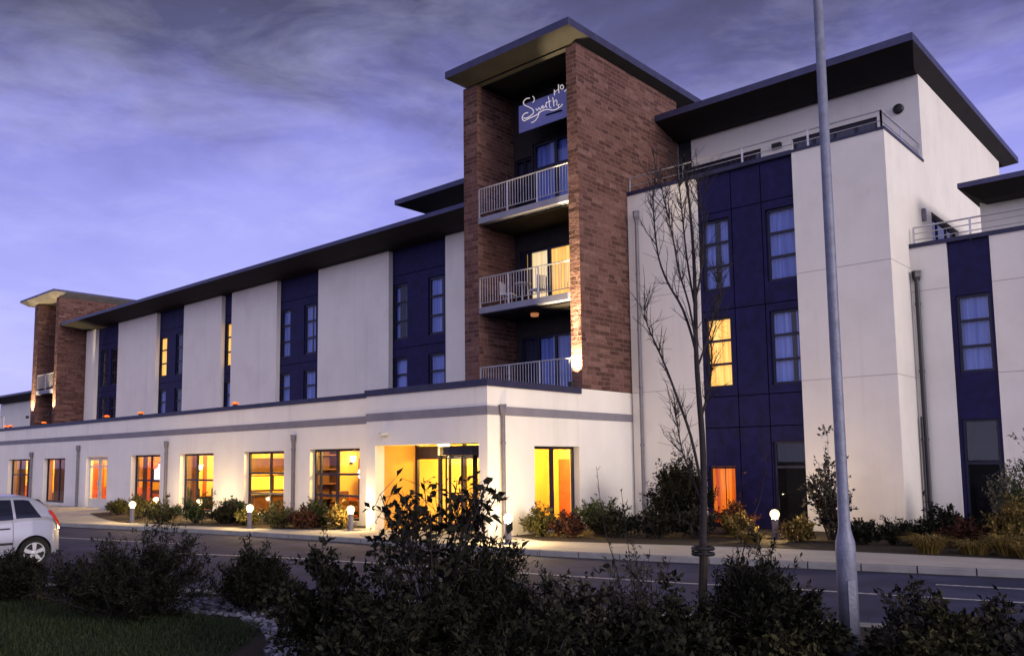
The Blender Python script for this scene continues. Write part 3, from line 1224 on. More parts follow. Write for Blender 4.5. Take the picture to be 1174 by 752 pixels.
mb.build('flat_roof', ROOFTOP, HOTEL)
railing([(XP + .1, YR + .1), (7, YR + .1)], 7.66, 8.12, STEEL, HOTEL, rails=[7.78, 7.95], post=1.35, balusters=False)
mb = MB()
mb.box(-5.5, 7, 26.6, 26.9, 7.0, 9.1)
mb.box(-5.5, -5.2, 26.9, 34, 7.0, 9.1)
mb.build('penthouse_wall', RENDER, HOTEL)
roof('roof', -5.72, 8, 25.2, 35, 9.34, .14, .8, 8.98, inset_l=.4)

# --- left tower
mb = MB()
TLx0, TLx1, TLy, TLz = -59.0, -54.95, 20.3, 12.45
mb.box(TLx1 - .45, TLx1, TLy, 26, 4.0, TLz)
mb.box(TLx0, TLx0 + .75, TLy, 26, 4.0, TLz)
mb.box(TLx0 + .75, TLx1 - .45, 22.3, 22.6, 4.0, TLz)
mb.build('tower_wall', BRICK, HOTEL)
roof('tower_roof', TLx0 - 1.35, TLx1 + .32, TLy - .48, 27, 12.86, .13, .40, 12.47, SOFFITP)
for z in (6.75,):
    mb = MB()
    mb.box(TLx0 + .75, TLx1 - .45, TLy + .02, 22.3, z - .24, z)
    bal = mb.build('balcony', SLAB, HOTEL)
    railing([(TLx0 + .77, TLy + .06), (TLx1 - .47, TLy + .06)], z + .06, z + 1.0, STEEL, bal, post=1.4)
railing([(-64, YB + .9), (-55.5, YB + .9)], 4.1, 4.9, STEEL, HOTEL, post=2, step=.2)
window('y', 22.18, TLx0 + .9, TLx1 - .6, 4.2, 6.2, splits=[.5], hsplits=[], d=.0, behind=NETDIM)
window('y', 22.18, TLx0 + .9, TLx1 - .6, 6.9, 9.1, splits=[.5], hsplits=[], d=.0, behind=NETDIM)
# low end wing past the left tower
mb = MB()
mb.box(-72, -60.0, 22.6, 32, 0, 6.7)
mb.build('end_wall', RENDER, HOTEL)
roof('roof', -72.5, -59.0, 21.4, 33, 7.12, .14, .7, 6.72, SOFFIT)


# --- drainpipes
def drainpipe(x, y, z0, z1, mt, r=.05, axis='y', hop=True):
    mb_ = MB()
    mb_.tube([(x, y, z0), (x, y, z1 - .1)], r, 10)
    for z in np.arange(z0 + .6, z1 - .3, 1.8):
        mb_.tube([(x, y, z - .03), (x, y, z + .03)], r + .014, 10)
    p = mb_.build('drainpipe', mt, HOTEL, smooth=False)
    if hop:
        h = MB()
        w = .11
        h.lathe([(r + .01, -.24), (w, -.12), (w, .0), (w + .015, .005), (w + .015, .05), (w - .02, .05)], (x, y, z1), 4)
        h.build('hopper', mt, p)


for x, z in ((-48.0, 2.62), (-42.0, 2.85), (-33.2, 2.85), (-24.25, 2.85)):
    drainpipe(x, YB - .08, .0, z, PIPE, .06)
drainpipe(XC + .08, 16.45, 0, 3.36, PIPE, .055)
drainpipe(-14.28, YW - .08, .0, 9.77, PIPE, .05)
drainpipe(-6.60, YR - .09, .0, 6.85, PIPED, .06)
drainpipe(-6.66, YR - .16, .0, 3.1, PIPED, .03, hop=False)

# ------------------------------------------------------------------ sign
SIGN = thing('hotel_sign', 'script hotel name sign in pale lettering on a blue board high in the tall tower', 'sign', (-16.4, 20.95, 12.9))
YS = 20.95


def sgn(x, y):
    d = ray(590 + x / 10.74, 80 + y / 10.74)
    t = (YS - .03) / d[1]
    p = CAM + d * t
    return (p[0], p[1], p[2])


ps = [sgn(*q) for q in ((110, 330), (690, 130), (690, 490), (110, 700))]
mb = MB()
bx0, bx1, bz0, bz1 = -17.72, -15.04, 12.86, 13.80
mb.box(bx0, bx1, YS, YS + .05, bz0, bz1)
mb.build('board', mat('sign_board', (.15, .16, .40), .4, .2, 1.5, spec=.4), SIGN)
strokes = [
    ([(222, 330), (240, 350), (240, 385), (222, 408)], 9),
    ([(185, 352), (140, 362), (110, 400), (122, 438), (175, 462), (222, 492), (232, 535), (190, 575), (140, 600), (112, 596)], 10),
    ([(165, 530), (120, 545), (94, 590), (112, 632), (160, 612), (270, 560), (330, 515), (400, 492), (480, 500), (560, 462), (590, 425)], 10),
    ([(262, 480), (280, 505), (300, 470), (318, 500), (335, 455), (352, 490)], 7),
    ([(345, 440), (362, 470), (385, 440)], 7),
    ([(392, 400), (385, 445), (400, 470)], 8),
    ([(300, 520), (292, 570), (262, 620), (225, 650), (205, 650)], 9),
    ([(415, 335), (425, 390), (432, 460), (450, 470)], 8),
    ([(395, 410), (450, 385)], 7),
    ([(470, 345), (478, 400), (485, 455)], 8),
    ([(482, 405), (510, 375), (522, 400), (515, 440)], 8),
    ([(555, 430), (530, 440), (545, 465), (520, 490), (455, 505)], 7),
    ([(490, 250), (492, 318)], 10),
    ([(540, 185), (545, 290)], 10),
    ([(490, 282), (543, 240)], 7),
    ([(600, 205), (585, 190), (566, 205), (566, 232), (585, 242), (602, 226), (600, 205)], 9),
    ([(640, 165), (648, 215), (640, 250), (612, 270)], 9),
]
mb = MB()
for pts, w in strokes:
    pp = refine([sgn(*q) for q in pts], 4)
    mb.tube(pp, w / 10.74 * .0215 * .85, 6)
mb.build('lettering', mat('sign_letters', (.9, .85, .85), .5, 0, emit=(1, .90, .88), estr=.28), SIGN)
mb = MB()
mb.tube([sgn(385, 560), sgn(580, 500)], .02, 6)
mb.build('underline', NAVYJ, SIGN)


# ------------------------------------------------------------------ lamps
def point(x, y, z, e, c, r=.06):
    l = bpy.data.lights.new('lamp_light', 'POINT')
    l.energy = e
    l.color = c
    l.shadow_soft_size = r
    o = bpy.data.objects.new('lamp_light', l)
    COL.objects.link(o)
    o.location = (x, y, z)
    return o


BOL = [((-28.6, 13.2), 'globe bollard light at the left end of the left planting bed', 55),
       ((-31.6, 15.5), 'globe bollard light close to the wall behind the leftmost shrubs', 40),
       ((-28.4, 15.55), 'globe bollard light half hidden behind a dark round shrub', 40),
       ((-22.9, 14.2), 'globe bollard light in front of the window with the lit yellow pictures', 60),
       ((-19.6, 15.45), 'globe bollard light beside the last window left of the entrance', 60),
       ((-13.35, 15.2), 'brightest bollard light, on the pavement by the corner of the entrance block', 100),
       ((-8.95, 20.0), 'globe bollard light standing alone in the bed before the tall navy panel', 60)]
for (x, y), lab, e in BOL:
    b = thing('bollard_light', lab, 'bollard light', (x, y, 0), 'globe bollard lights along the hotel front')
    mb = MB()
    mb.lathe([(.10, 0), (.10, .03), (.075, .04), (.075, .44), (.09, .45), (.09, .48), (.05, .49)], (x, y, .0), 14)
    mb.build('post', PIPE, b)
    mb = MB()
    mb.lathe([(.045, .49)] + [(.115 * math.sin(R_(a)), .595 - .115 * math.cos(R_(a))) for a in range(25, 180, 15)] + [(.005, .71)], (x, y, 0), 16)
    mb.build('globe', GLOBE, b, smooth=True)
    p = point(x, y, .60, e * (5.2 if e > 90 else 3.8), (1, .68, .28), .05)
    p.name = 'globe_light'
    p.parent = b
    p.matrix_parent_inverse = Matrix.Translation((-x, -y, 0))


def spot(x, y, z, tgt, e, c, ang, par):
    l = bpy.data.lights.new('uplight_beam', 'SPOT')
    l.energy = e
    l.color = c
    l.spot_size = R_(ang)
    l.spot_blend = .6
    l.shadow_soft_size = .05
    o = bpy.data.objects.new('uplight_beam', l)
    COL.objects.link(o)
    dv = Vector(tgt) - Vector((x, y, z))
    o.rotation_euler = dv.to_track_quat('-Z', 'Y').to_euler()
    if par:
        o.parent = par
        o.location = Vector((x, y, z)) - world_loc(par)
    return o


UP = [(-14.83, 19.74, 4.06, 'wall uplight at the foot of the right stone pier of the tall tower', 5200, .10),
      (-55.17, 20.0, 5.0, 'wall uplight on the right pier of the far left tower', 3200, .12),
      (-58.65, 20.0, 5.0, 'wall uplight on the left pier of the far left tower', 3200, .12)]
for x, y, z, lab, e, _ in UP:
    b = thing('wall_uplight', lab, 'uplight', (x, y, z), 'uplights on the stone towers')
    mb = MB()
    mb.lathe([(.09, 0), (.10, .16), (.08, .17), (.07, .10)], (x, y, z), 12)
    if z > 5:
        mb.box(x - .03, x + .03, y, TLy - .0, z + .03, z + .09)
    mb.build('housing', BLACKM, b)
    mb = MB()
    mb.lathe([(.068, .11), (.068, .125), (.01, .13)], (x, y, z), 12)
    mb.build('lens', BULB, b)
    spot(x, y, z + .14, (x, y + .45, z + 3.0), e * .6, (1, .76, .40), 66, b)
    spot(x, y, z + .14, (x, y + .29, z + 4.2), e * (2.6 if z < 5 else .5), (1, .76, .40), 15, b)

PL = [((-52.6, YB - .12), 'amber lamp at the far left end of the parapet'), ((-51.9, YB - .12), 'amber lamp second from the left on the parapet'),
      ((-47.0, YB - .12), 'amber lamp on the parapet below the left tower'), ((-39.4, YB + .2), 'amber lamp on the parapet under the far dark blue strip'),
      ((-36.0, YB + .2), 'amber lamp on the parapet under the strip with the yellow window'), ((-28.3, YB + .2), 'amber lamp on the parapet under the thin blue strip')]
for (x, y), lab in PL:
    y = YB + .12
    b = thing('parapet_lamp', lab, 'lamp', (x, y, 4.08), 'amber lamps on the parapet')
    mb = MB()
    mb.box(x - .10, x + .10, y - .05, y + .05, 4.08, 4.15)
    mb.build('base', BLACKM, b)
    mb = MB()
    mb.lathe([(.05, 0), (.13, .02), (.135, .05), (.08, .08), (.02, .085)], (x, y, 4.15), 10)
    mb.build('shade', BULBO, b, smooth=True)
    p = point(x + .1, y - .12, 4.34, 16, (1, .20, .02), .05)
    p.name = 'amber_glow'
    p.parent = b
    p.matrix_parent_inverse = Matrix.Translation((-x, -y, -4.08))

# small wall fittings
b = thing('wall_lamp', 'small white bulkhead lamp on the wall above the entrance opening', 'lamp', (-18.64, YC, 2.74))
mb = MB()
mb.lathe([(.13, 0), (.15, .05), (.09, .10), (.02, .11)], (-18.64, YC - .10, 2.70), 12)
mb.box(-18.72, -18.56, YC - .05, YC, 2.70, 2.80)
mb.build('body', FRAMEP, b)
b = thing('wall_lamp', 'round dark bulkhead lamp high on the penthouse wall near the right corner', 'lamp', (-7.33, YU, 12.2))
mb = MB(lambda p: (p[0], YU - p[2], p[1]))
mb.lathe([(.15, 0), (.15, .06), (.12, .10), (.02, .12)], (-7.33, 12.2, 0), 14)
mb.build('body', BLACKM, b)
b = thing('wall_lamp', 'dark box lamp on the penthouse wall between the two dark terrace openings', 'lamp', (-11.05, YU, 12.0))
mb = MB()
mb.box(-11.2, -10.9, YU - .12, YU, 11.98, 12.14)
mb.build('body', BLACKM, b)
b = thing('wall_lamp', 'small grey lamp on the pale side wall left of the dark terrace door', 'lamp', (XP, 25.7, 8.75))
mb = MB()
mb.box(XP, XP + .1, 25.6, 25.72, 8.6, 8.95)
mb.build('body', PIPE, b)
b = thing('ceiling_lamp', 'round lamp under the middle balcony of the tall tower', 'lamp', (-17.2, 21.0, 6.6))
mb = MB()
mb.lathe([(.12, 0), (.14, .06), (.14, .1)], (-17.2, 21.0, 6.60), 12)
mb.build('body', mat('dim_lamp', (.5, .3, .2), .5, 0, emit=(1, .35, .12), estr=.35), b)
b = thing('ceiling_lamp', 'bright lamp in the ceiling of the entrance recess', 'lamp', (-17.35, 17.0, 2.4))
mb = MB()
mb.lathe([(.05, 0), (.16, .04), (.17, .1)], (-17.35, 17.0, 2.34), 14)
mb.build('body', BULB, b)
point(-17.35, 16.95, 2.2, 70, (1, .62, .2), .12).name = 'recess_light'
point(-18.2, 16.8, 2.2, 40, (1, .62, .2), .12).name = 'recess_light'

# ------------------------------------------------------------------ inside the ground floor rooms
for x, e in ((-56, 300), (-50.2, 520), (-45.2, 560), (-40, 480), (-35.4, 300), (-31.0, 600), (-26.4, 480), (-22.2, 620)):
    room_lamp(x, 18.3, 2.45, e, (1, .63, .13))
room_lamp(-16.5, 19.2, 2.3, 480, (1, .64, .13))
room_lamp(-16.3, 21.2, 2.3, 300, (1, .64, .13))
room_lamp(-18.7, 20.5, 2.3, 320, (1, .64, .13))


def pendant(x, y, z, r, mt, lab, drop=.5):
    b_ = thing('pendant_lamp', lab, 'lamp', (x, y, z))
    m_ = MB()
    m_.lathe([(.02, r)] + [(r * math.sin(R_(a)), r * math.cos(R_(a))) for a in range(15, 180, 15)] + [(.02, -r)], (x, y, z), 16)
    m_.build('shade', mt, b_, smooth=True)
    m_ = MB()
    m_.tube([(x, y, z + r), (x, y, 2.78)], .012, 5)
    m_.build('cord', BLACKM, b_)


pendant(-23.6, 19.2, 1.55, .24, BULBW, 'pale round pendant lamp in the window beside the entrance')
pendant(-27.6, 18.9, 2.05, .15, BULBW, 'small pale pendant lamp in the window with the lit pictures')
pendant(-32.5, 19.0, 1.45, .32, BULBW, 'large pinkish pendant lamp over the dark armchairs')
pendant(-36.8, 17.9, 1.95, .2, BULBO, 'amber pendant lamp in the room with the lit violet screen')

b = thing('wall_screen', 'pale violet lit screen high in the right half of the fourth window', 'screen', (-37.7, 18.9, 1.3))
mb = MB()
mb.box(-37.66, -37.63, 18.35, 19.1, 1.25, 2.0)
mb.build('panel', SCREEN, b)
mb = MB()
mb.box(-37.69, -37.661, 18.3, 19.15, 1.2, 2.05)
mb.build('bezel', BLACKM, b)
for y0, y1, lab in ((17.75, 18.55, 'left of two lit yellow pictures above the bar in the sixth window'), (18.75, 19.7, 'right of two lit yellow pictures above the bar in the sixth window')):
    b = thing('wall_picture', lab, 'picture', (-28.6, (y0 + y1) / 2, .95))
    mb = MB()
    mb.box(-28.56, -28.53, y0, y1, .95, 1.45)
    mb.build('canvas', YPANEL, b)
    mb = MB()
    mb.box(-28.598, -28.561, y0 - .05, y1 + .05, .9, 1.5)
    mb.build('picture_frame', WOODD, b)
for x, y, z, lab in ((-52.83, 18.3, 1.75, 'lit wall sconce in the leftmost ground floor window'), (-47.73, 18.0, 1.8, 'lit wall sconce in the second ground floor window'),
                     (-33.28, 18.15, 1.7, 'lit wall sconce in the fifth ground floor window'), (-24.63, 19.4, 1.95, 'lit wall sconce beside the pendant lamp left of the entrance'),
                     (-42.43, 18.4, 1.85, 'lit wall sconce seen through the glazed double door')):
    b = thing('wall_sconce', lab, 'lamp', (x, y, z))
    mb = MB()
    mb.box(x - .02, x + .05, y - .05, y + .05, z - .06, z + .02)
    mb.build('bracket', BLACKM, b)
    mb = MB()
    mb.lathe([(.06, .02), (.11, .22), (.10, .22)], (x + .13, y, z), 12)
    mb.build('shade', BULB, b)
for x, y0, y1, z0, z1, mt, lab in ((-33.295, 18.9, 19.5, 1.15, 1.75, BROWNC, 'dark framed picture on the yellow wall in the fifth window'), (-47.745, 18.85, 19.15, 1.2, 1.8, PIPE, 'grey framed picture in the second window'),
                                   (-52.845, 18.65, 18.95, 1.1, 1.7, FRAMEP, 'pale framed picture in the leftmost window')):
    b = thing('wall_picture', lab, 'picture', (x, (y0 + y1) / 2, z0))
    mb = MB()
    mb.box(x, x + .02, y0, y1, z0, z1)
    mb.build('picture_frame', WOODD, b)
    mb = MB()
    mb.box(x + .021, x + .026, y0 + .05, y1 - .05, z0 + .05, z1 - .05)
    mb.build('canvas', mt, b)
b = thing('bar_counter', 'dark wooden bar counter below the lit yellow pictures', 'bar', (-28.2, 18.6, 0))
mb = MB()
mb.box(-28.59, -28.0, 17.5, 19.9, .02, .72)
mb.build('counter', WOODD, b)
mb = MB()
mb.box(-28.59, -27.95, 17.45, 19.95, .725, .77)
mb.build('counter_top', BLACKM, b)
b = thing('wall_shelf', 'dark hanging shelf along the top of the bar wall', 'shelf', (-28.5, 18.6, 1.75))
mb = MB()
mb.box(-28.59, -28.3, 17.5, 19.9, 1.72, 2.15)
mb.build('carcass', WOODD, b)


def armchair(x, y, rot, mt, lab):
    c, s = math.cos(rot), math.sin(rot)
    T = lambda p: (x + p[0] * c - p[1] * s, y + p[0] * s + p[1] * c, p[2])
    b_ = thing('armchair', lab, 'armchair', (x, y, .02))
    for nm, bxs in (('seat', [(-.32, .32, -.32, .3, .22, .44)]), ('backrest', [(-.36, .36, .3, .44, .22, .95)]), ('armrest', [(-.46, -.325, -.32, .3, .12, .62)]), ('armrest', [(.325, .46, -.32, .3, .12, .62)])):
        m_ = MB(T)
        for q in bxs:
            m_.box(*q)
        m_.build(nm, mt, b_, bevel=.04)
    for sx in (-.38, .38):
        for sy in (-.26, .34):
            m_ = MB(T)
            m_.tube([(sx, sy, .02), (sx, sy, .2)], .025, 6)
            m_.build('leg', WOODD, b_)


armchair(-32.4, 17.75, 1.9, BLACKM, 'dark armchair low in the right half of the fifth window')
armchair(-32.3, 18.8, 1.6, BLACKM, 'second dark armchair deeper in the room behind the fifth window')
armchair(-36.9, 17.7, 1.7, REDDOOR, 'red leather armchair low in the left of the fourth window')
armchair(-36.8, 18.8, 1.5, REDDOOR, 'red leather armchair under the lit violet screen')
armchair(-23.9, 18.6, 1.5, WOODD, 'brown armchair in the window left of the entrance')
b = thing('display_cabinet', 'tall dark cabinet with shelves in the left half of the window beside the entrance', 'cabinet', (-24.4, 17.9, 0))
mb = MB()
mb.box(-24.64, -24.62, 17.4, 18.5, .02, 2.5)
mb.box(-24.62, -24.2, 17.4, 17.46, .02, 2.5)
mb.box(-24.62, -24.2, 18.44, 18.5, .02, 2.5)
mb.build('carcass', WOODD, b)
for z in (.1, .7, 1.2, 1.7, 2.2):
    mb = MB()
    mb.box(-24.62, -24.22, 17.46, 18.44, z, z + .04)
    mb.build('shelf', WOODD, b)


def patio_chair(x, y, z, rot, lab):
    c, s = math.cos(rot), math.sin(rot)
    T = lambda p: (x + p[0] * c - p[1] * s, y + p[0] * s + p[1] * c, z + p[2])
    b_ = thing('patio_chair', lab, 'chair', (x, y, z))
    m_ = MB(T)
    m_.box(-.22, .22, -.22, .22, .42, .45)
    m_.build('seat', STEEL, b_)
    m_ = MB(T)
    for k in range(5):
        m_.box(-.2 + k * .09, -.16 + k * .09, .2, .22, .45, .85)
    m_.tube([(-.22, .21, .45), (-.22, .21, .87), (.22, .21, .87), (.22, .21, .45)], .014, 6)
    m_.build('backrest', STEEL, b_)
    for sx in (-.2, .2):
        for sy in (-.2, .2):
            m_ = MB(T)
            m_.tube([(sx, sy, 0), (sx, sy, .42)], .014, 6)
            m_.build('leg', STEEL, b_)


patio_chair(-18.1, 20.75, 6.96, 1.9, 'metal patio chair at the left end of the middle balcony')
patio_chair(-16.9, 20.8, 6.96, -1.7, 'metal patio chair right of the small table on the middle balcony')
b = thing('patio_table', 'small round metal table between two chairs on the middle balcony', 'table', (-17.5, 20.75, 6.96))
mb = MB()
mb.lathe([(.3, .70), (.3, .72), (.02, .725)], (-17.5, 20.75, 6.96), 16)
mb.build('tabletop', STEEL, b)
mb = MB()
mb.lathe([(.2, 0), (.03, .03), (.03, .70)], (-17.5, 20.75, 6.96), 10)
mb.build('leg', STEEL, b)

# ------------------------------------------------------------------ lamp post
lx, ly, _ = on_z(976, 762, -.05)
b = thing('lamp_post', 'tall pale grey lamp post with thick base compartment at the roadside', 'lamp post', (lx, ly, -.05))
mb = MB()
mb.lathe([(.094, 0), (.092, 1.10), (.089, 1.16), (.072, 1.22), (.058, 1.29), (.054, 1.5), (.050, 4.0), (.042, 7.9)], (lx, ly, -.05), 20)
mb.build('post', LAMPP, b, smooth=True)
mb = MB(lambda p: (lx + p[0] * .7 - p[1] * .714, ly + p[0] * .714 + p[1] * .7, p[2]))
mb.box(-.038, .038, -.097, -.082, .25, .75)
mb.build('door', LAMPP, b)
mb = MB()
mb.tube([(lx, ly, 7.85), (lx - .05, ly + .2, 8.05), (lx - .2, ly + .8, 8.15)], [.045, .04, .035], 10)
mb.build('arm', LAMPP, b)
mb = MB()
mb.tube([(lx - .19, ly + .75, 8.14), (lx - .27, ly + 1.1, 8.17), (lx - .37, ly + 1.5, 8.16)], [.06, .12, .07], 12)
mb.build('lantern', LAMPP, b)


# ------------------------------------------------------------------ car (side on, rear towards the hotel)
def interp(x, tab):
    xs, ys = [t[0] for t in tab], [t[1] for t in tab]
    return float(np.interp(x, xs, ys))


def car():
    cx_, yr = -19.33, 7.12                      # centre line, rear bumper
    z0 = -.12
    T = lambda p: (cx_ + p[1], yr - p[0], z0 + p[2])      # local: s forward from the rear, w to the left (+X), z
    root = thing('parked_car', 'silver white small hatchback seen side on at the left edge', 'car', (cx_, yr - 1.9, z0))
    RW, FW, WR = .56, 3.05, .295
    top = [(0.0, .54), (.015, .72), (.05, .85), (.14, .98), (.24, 1.13), (.34, 1.26), (.44, 1.35), (.55, 1.41), (.75, 1.458), (1.3, 1.475), (1.9, 1.45), (2.25, 1.39), (2.75, 1.13), (3.05, 1.0), (3.4, .93), (3.7, .83), (3.86, .70), (3.92, .52)]
    belt = [(0, .52), (.015, .70), (.05, .82), (.14, .92), (.3, .955), (1.0, .935), (2.2, .90), (3.0, .93), (3.4, .88), (3.7, .78), (3.86, .66), (3.92, .50)]
    halfw = [(0, .58), (.06, .70), (.2, .77), (.6, .815), (1.5, .835), (2.6, .83), (3.3, .79), (3.65, .70), (3.85, .55), (3.92, .45)]
    low = [(0, .32), (.12, .27), (.5, .24), (3.4, .22), (3.8, .24), (3.92, .32)]
    AR = WR + .055

    def zlow(s):
        z = interp(s, low)
        for c in (RW, FW):
            if abs(s - c) < AR:
                z = max(z, .30 + math.sqrt(max(0, AR * AR - (s - c) ** 2)) - .005)
        return z

    def width(s, t, zone):
        hw = interp(s, halfw)
        if zone == 0:          # body: t 0 sill .. 1 belt
            return hw * (.955 + .06 * math.sin(math.pi * min(1, t * .95 + .05)) - .02 * t)
        return hw * (.975 - .19 * t ** 1.3)   # greenhouse

    ss = sorted(set([round(x, 3) for x in np.concatenate([np.linspace(0, .2, 6), np.linspace(.2, .95, 32), np.linspace(.95, 2.65, 14), np.linspace(2.65, 3.45, 34), np.linspace(3.45, 3.92, 9)])]))
    rings = []
    NB, NG, NR = 7, 6, 5
    for s in ss:
        zl, zb, zt = zlow(s), interp(s, belt), interp(s, top)
        zt = max(zt, zb + .012)
        half = []
        for i in range(NB + 1):
            t = i / NB
            zz = zl + (zb - zl) * t
            tt = (zz - .24) / max(.05, (zb - .24))
            half.append((width(s, max(0, tt), 0), zz))
        rise = zt - zb
        g = min(1, rise / .5)
        for i in range(1, NG + 1):
            t = i / NG
            half.append((width(s, t * g, 1), zb + (rise - .055 * g) * t))
        wt = half[-1][0]
        zt0 = half[-1][1]
        for i in range(1, NR + 1):
            a = i / NR
            half.append((wt * (1 - a), zt0 + (zt - zt0 + .0) * math.sin(a * math.pi / 2) ** .8))
        ring = half + [(-w, z) for w, z in half[-2::-1]]
        rings.append([(s, w, z) for w, z in ring])
    n = len(rings[0])
    mb_ = MB(T)
    vs = [p for r in rings for p in r]
    fs = []
    for i in range(len(rings) - 1):
        for k in range(n - 1):
            a = i * n + k
            fs.append((a, a + 1, a + 1 + n, a + n))
    fs.append(tuple(range(n)))
    fs.append(tuple(range((len(rings) - 1) * n, len(rings) * n))[::-1])
    mb_.mesh(vs, fs)
    body = mb_.build('body', CARP, root, smooth=True)
    # dark underbody and arch linings
    mb_ = MB(T)
    mb_.box(.2, 3.75, -.66, .66, .20, .60)
    mb_.build('underbody', BLACKM, root)

    def gpt(s, t, side, off=.006):
        """point on the greenhouse, t 0 belt .. 1 roof edge"""
        zb, zt = interp(s, belt), interp(s, top)
        rise = zt - zb
        g = min(1, rise / .5)
        return (s, side * (width(s, t * g, 1) + off), zb + (rise - .055 * g) * t)

    def side_pane(name, poly_):
        for side in (1, -1):
            mbp = MB(T)
            N = 10
            (s0, s1, tb0, tb1, tt0, tt1) = poly_
            for i in range(N):
                for j in range(5):
                    q = []
                    for a, b_ in ((i, j), (i + 1, j), (i + 1, j + 1), (i, j + 1)):
                        fx, fy = a / N, b_ / 5
                        sb = s0 + (s1 - s0) * fx
                        st = tt0 + (tt1 - tt0) * fx
                        s = sb + (st - sb) * fy
                        t = (tb0 + (.9 - tb0) * fy)
                        q.append(gpt(s, t, side))
                    mbp.face(q)
            mbp.build(name, CARG, body, smooth=True)

    side_pane('rear_quarter_window', (.43, .92, .12, 0, .66, .95))
    side_pane('door_window', (.97, 2.72, .08, 0, 1.0, 2.15))
    # rear window and windscreen
    for a, b_, nm in ((.17, .44, 'rear_window'), (2.30, 2.92, 'windscreen')):
        mbp = MB(T)
        for i in range(6):
            s0, s1 = a + (b_ - a) * i / 6, a + (b_ - a) * (i + 1) / 6
            zz0, zz1 = interp(s0, top) + .004, interp(s1, top) + .004
            w0, w1 = .58, .58
            mbp.face([(s0 - .004, -w0, zz0), (s0 - .004, w0, zz0), (s1 - .004, w1, zz1), (s1 - .004, -w1, zz1)])
        mbp.build(nm, CARG, body)
    # tail lights up the rear pillars
    for side in (1, -1):
        mbp = MB(T)
        zz = [.74, .84, .93, 1.03, 1.13]
        sr = [.018, .046, .105, .172, .24]
        for i in range(4):
            def w_(z, s):
                return interp(s, halfw) * (.985 - .16 * max(0, (z - .95) / .5) ** 1.3) + .004
            a0, a1 = sr[i], sr[i + 1]
            mbp.face([(a0 - .012, side * (w_(zz[i], a0) - .1), zz[i]), (a0 - .012, side * w_(zz[i], a0), zz[i]), (a1 - .012, side * w_(zz[i + 1], a1), zz[i + 1]), (a1 - .012, side * (w_(zz[i + 1], a1) - .09), zz[i + 1])])
            mbp.face([(a0 - .012, side * w_(zz[i], a0), zz[i]), (a0 + .07, side * (w_(zz[i], a0 + .07) + .002), zz[i]), (a1 + .06, side * (w_(zz[i + 1], a1 + .06) + .002), zz[i + 1]), (a1 - .012, side * w_(zz[i + 1], a1), zz[i + 1])])
        mbp.build('tail_light', TAILL, body)
    # rub strip, handle, headlights
    for side in (1, -1):
        mbp = MB(T)
        for s0 in np.arange(.98, 2.6, .1):
            s1 = s0 + .1
            zz0, zz1 = .50, .50
            ws = [side * (width(s, .45, 0) + .014) for s in (s0, s1)]
            mbp.face([(s0, ws[0], .485), (s1, ws[1], .485), (s1, ws[1], .53), (s0, ws[0], .53)])
        mbp.build('rub_strip', BLACKM, body)
        mbp = MB(T)
        w = width(1.15, .85, 0)
        mbp.tube([(1.03, side * (w + .01), .80), (1.08, side * (w + .035), .805), (1.2, side * (w + .035), .80), (1.25, side * (w + .01), .80)], .013, 6)
        mbp.build('handle', BLACKM, body)
        mbp = MB(T)
        mbp.face([(3.50, side * .765, .72), (3.74, side * .66, .70), (3.72, side * .655, .80), (3.50, side * .745, .86)])
        mbp.build('headlight', GLASS, body)
        # door shut lines
        mbp = MB(T)
        for s in (.97, 2.42):
            pts = [(s, side * (width(s, t, 0) + .003), .27 + (interp(s, belt) - .27) * t) for t in np.linspace(0.02, 1, 9)]
            mbp.tube(pts, .004, 4)
        mbp.build('door_seam', BLACKM, body)
    # wheels
    for s in (RW, FW):
        for side in (1, -1):
            wx = side * .735
            Tw = lambda p, s=s, wx=wx, side=side: T((s + p[0], wx + side * p[2], .295 + p[1]))
            t_ = MB(Tw)
            t_.lathe([(.19, -.085), (.27, -.09), (.295, -.06), (.295, .06), (.27, .09), (.20, .085), (.19, .03)], (0, 0, 0), 32, cap=False)
            wh = t_.build('wheel', TYRE, root, smooth=False)
            r_ = MB(Tw)
            r_.lathe([(.205, .03), (.205, .088), (.19, .088), (.185, .05)], (0, 0, 0), 32, cap=False)
            r_.lathe([(.06, .03), (.06, .082), (.04, .092), (.005, .093)], (0, 0, 0), 16)
            for k in range(5):
                a = k * 2 * math.pi / 5 + .3
                c, sn = math.cos(a), math.sin(a)
                pr = [(.04, -.030), (.19, -.042), (.19, .042), (.04, .030)]
                f0 = [(u * c - v * sn, u * sn + v * c, .082) for u, v in pr]
                f1 = [(u * c - v * sn, u * sn + v * c, .05) for u, v in pr]
                r_.mesh(f0 + f1, [(0, 1, 2, 3), (0, 4, 5, 1), (1, 5, 6, 2), (2, 6, 7, 3), (3, 7, 4, 0)])
            r_.build('rim', ALLOY, wh)
            d_ = MB(Tw)
            d_.lathe([(.188, .02), (.188, .028), (.01, .03)], (0, 0, 0), 24)
            d_.build('brake_disc', BLACKM, wh)


car()


# ------------------------------------------------------------------ plants
def quads_mesh(name, P, mt, parent):
    """P: (n,4,3) array"""
    n = len(P)
    me = bpy.data.meshes.new(name)
    me.vertices.add(n * 4)
    me.vertices.foreach_set('co', P.reshape(-1).astype(np.float32))
    me.loops.add(n * 4)
    me.loops.foreach_set('vertex_index', np.arange(n * 4, dtype=np.int32))
    me.polygons.add(n)
    me.polygons.foreach_set('loop_start', np.arange(0, n * 4, 4, dtype=np.int32))
    me.polygons.foreach_set('loop_total', np.full(n, 4, dtype=np.int32))
    me.update()
    me.validate()
    me.materials.append(mt)
    o = bpy.data.objects.new(name, me)
    COL.objects.link(o)
    if parent:
        o.parent = parent
        o.matrix_parent_inverse = Matrix.Translation(-world_loc(parent))
    return o


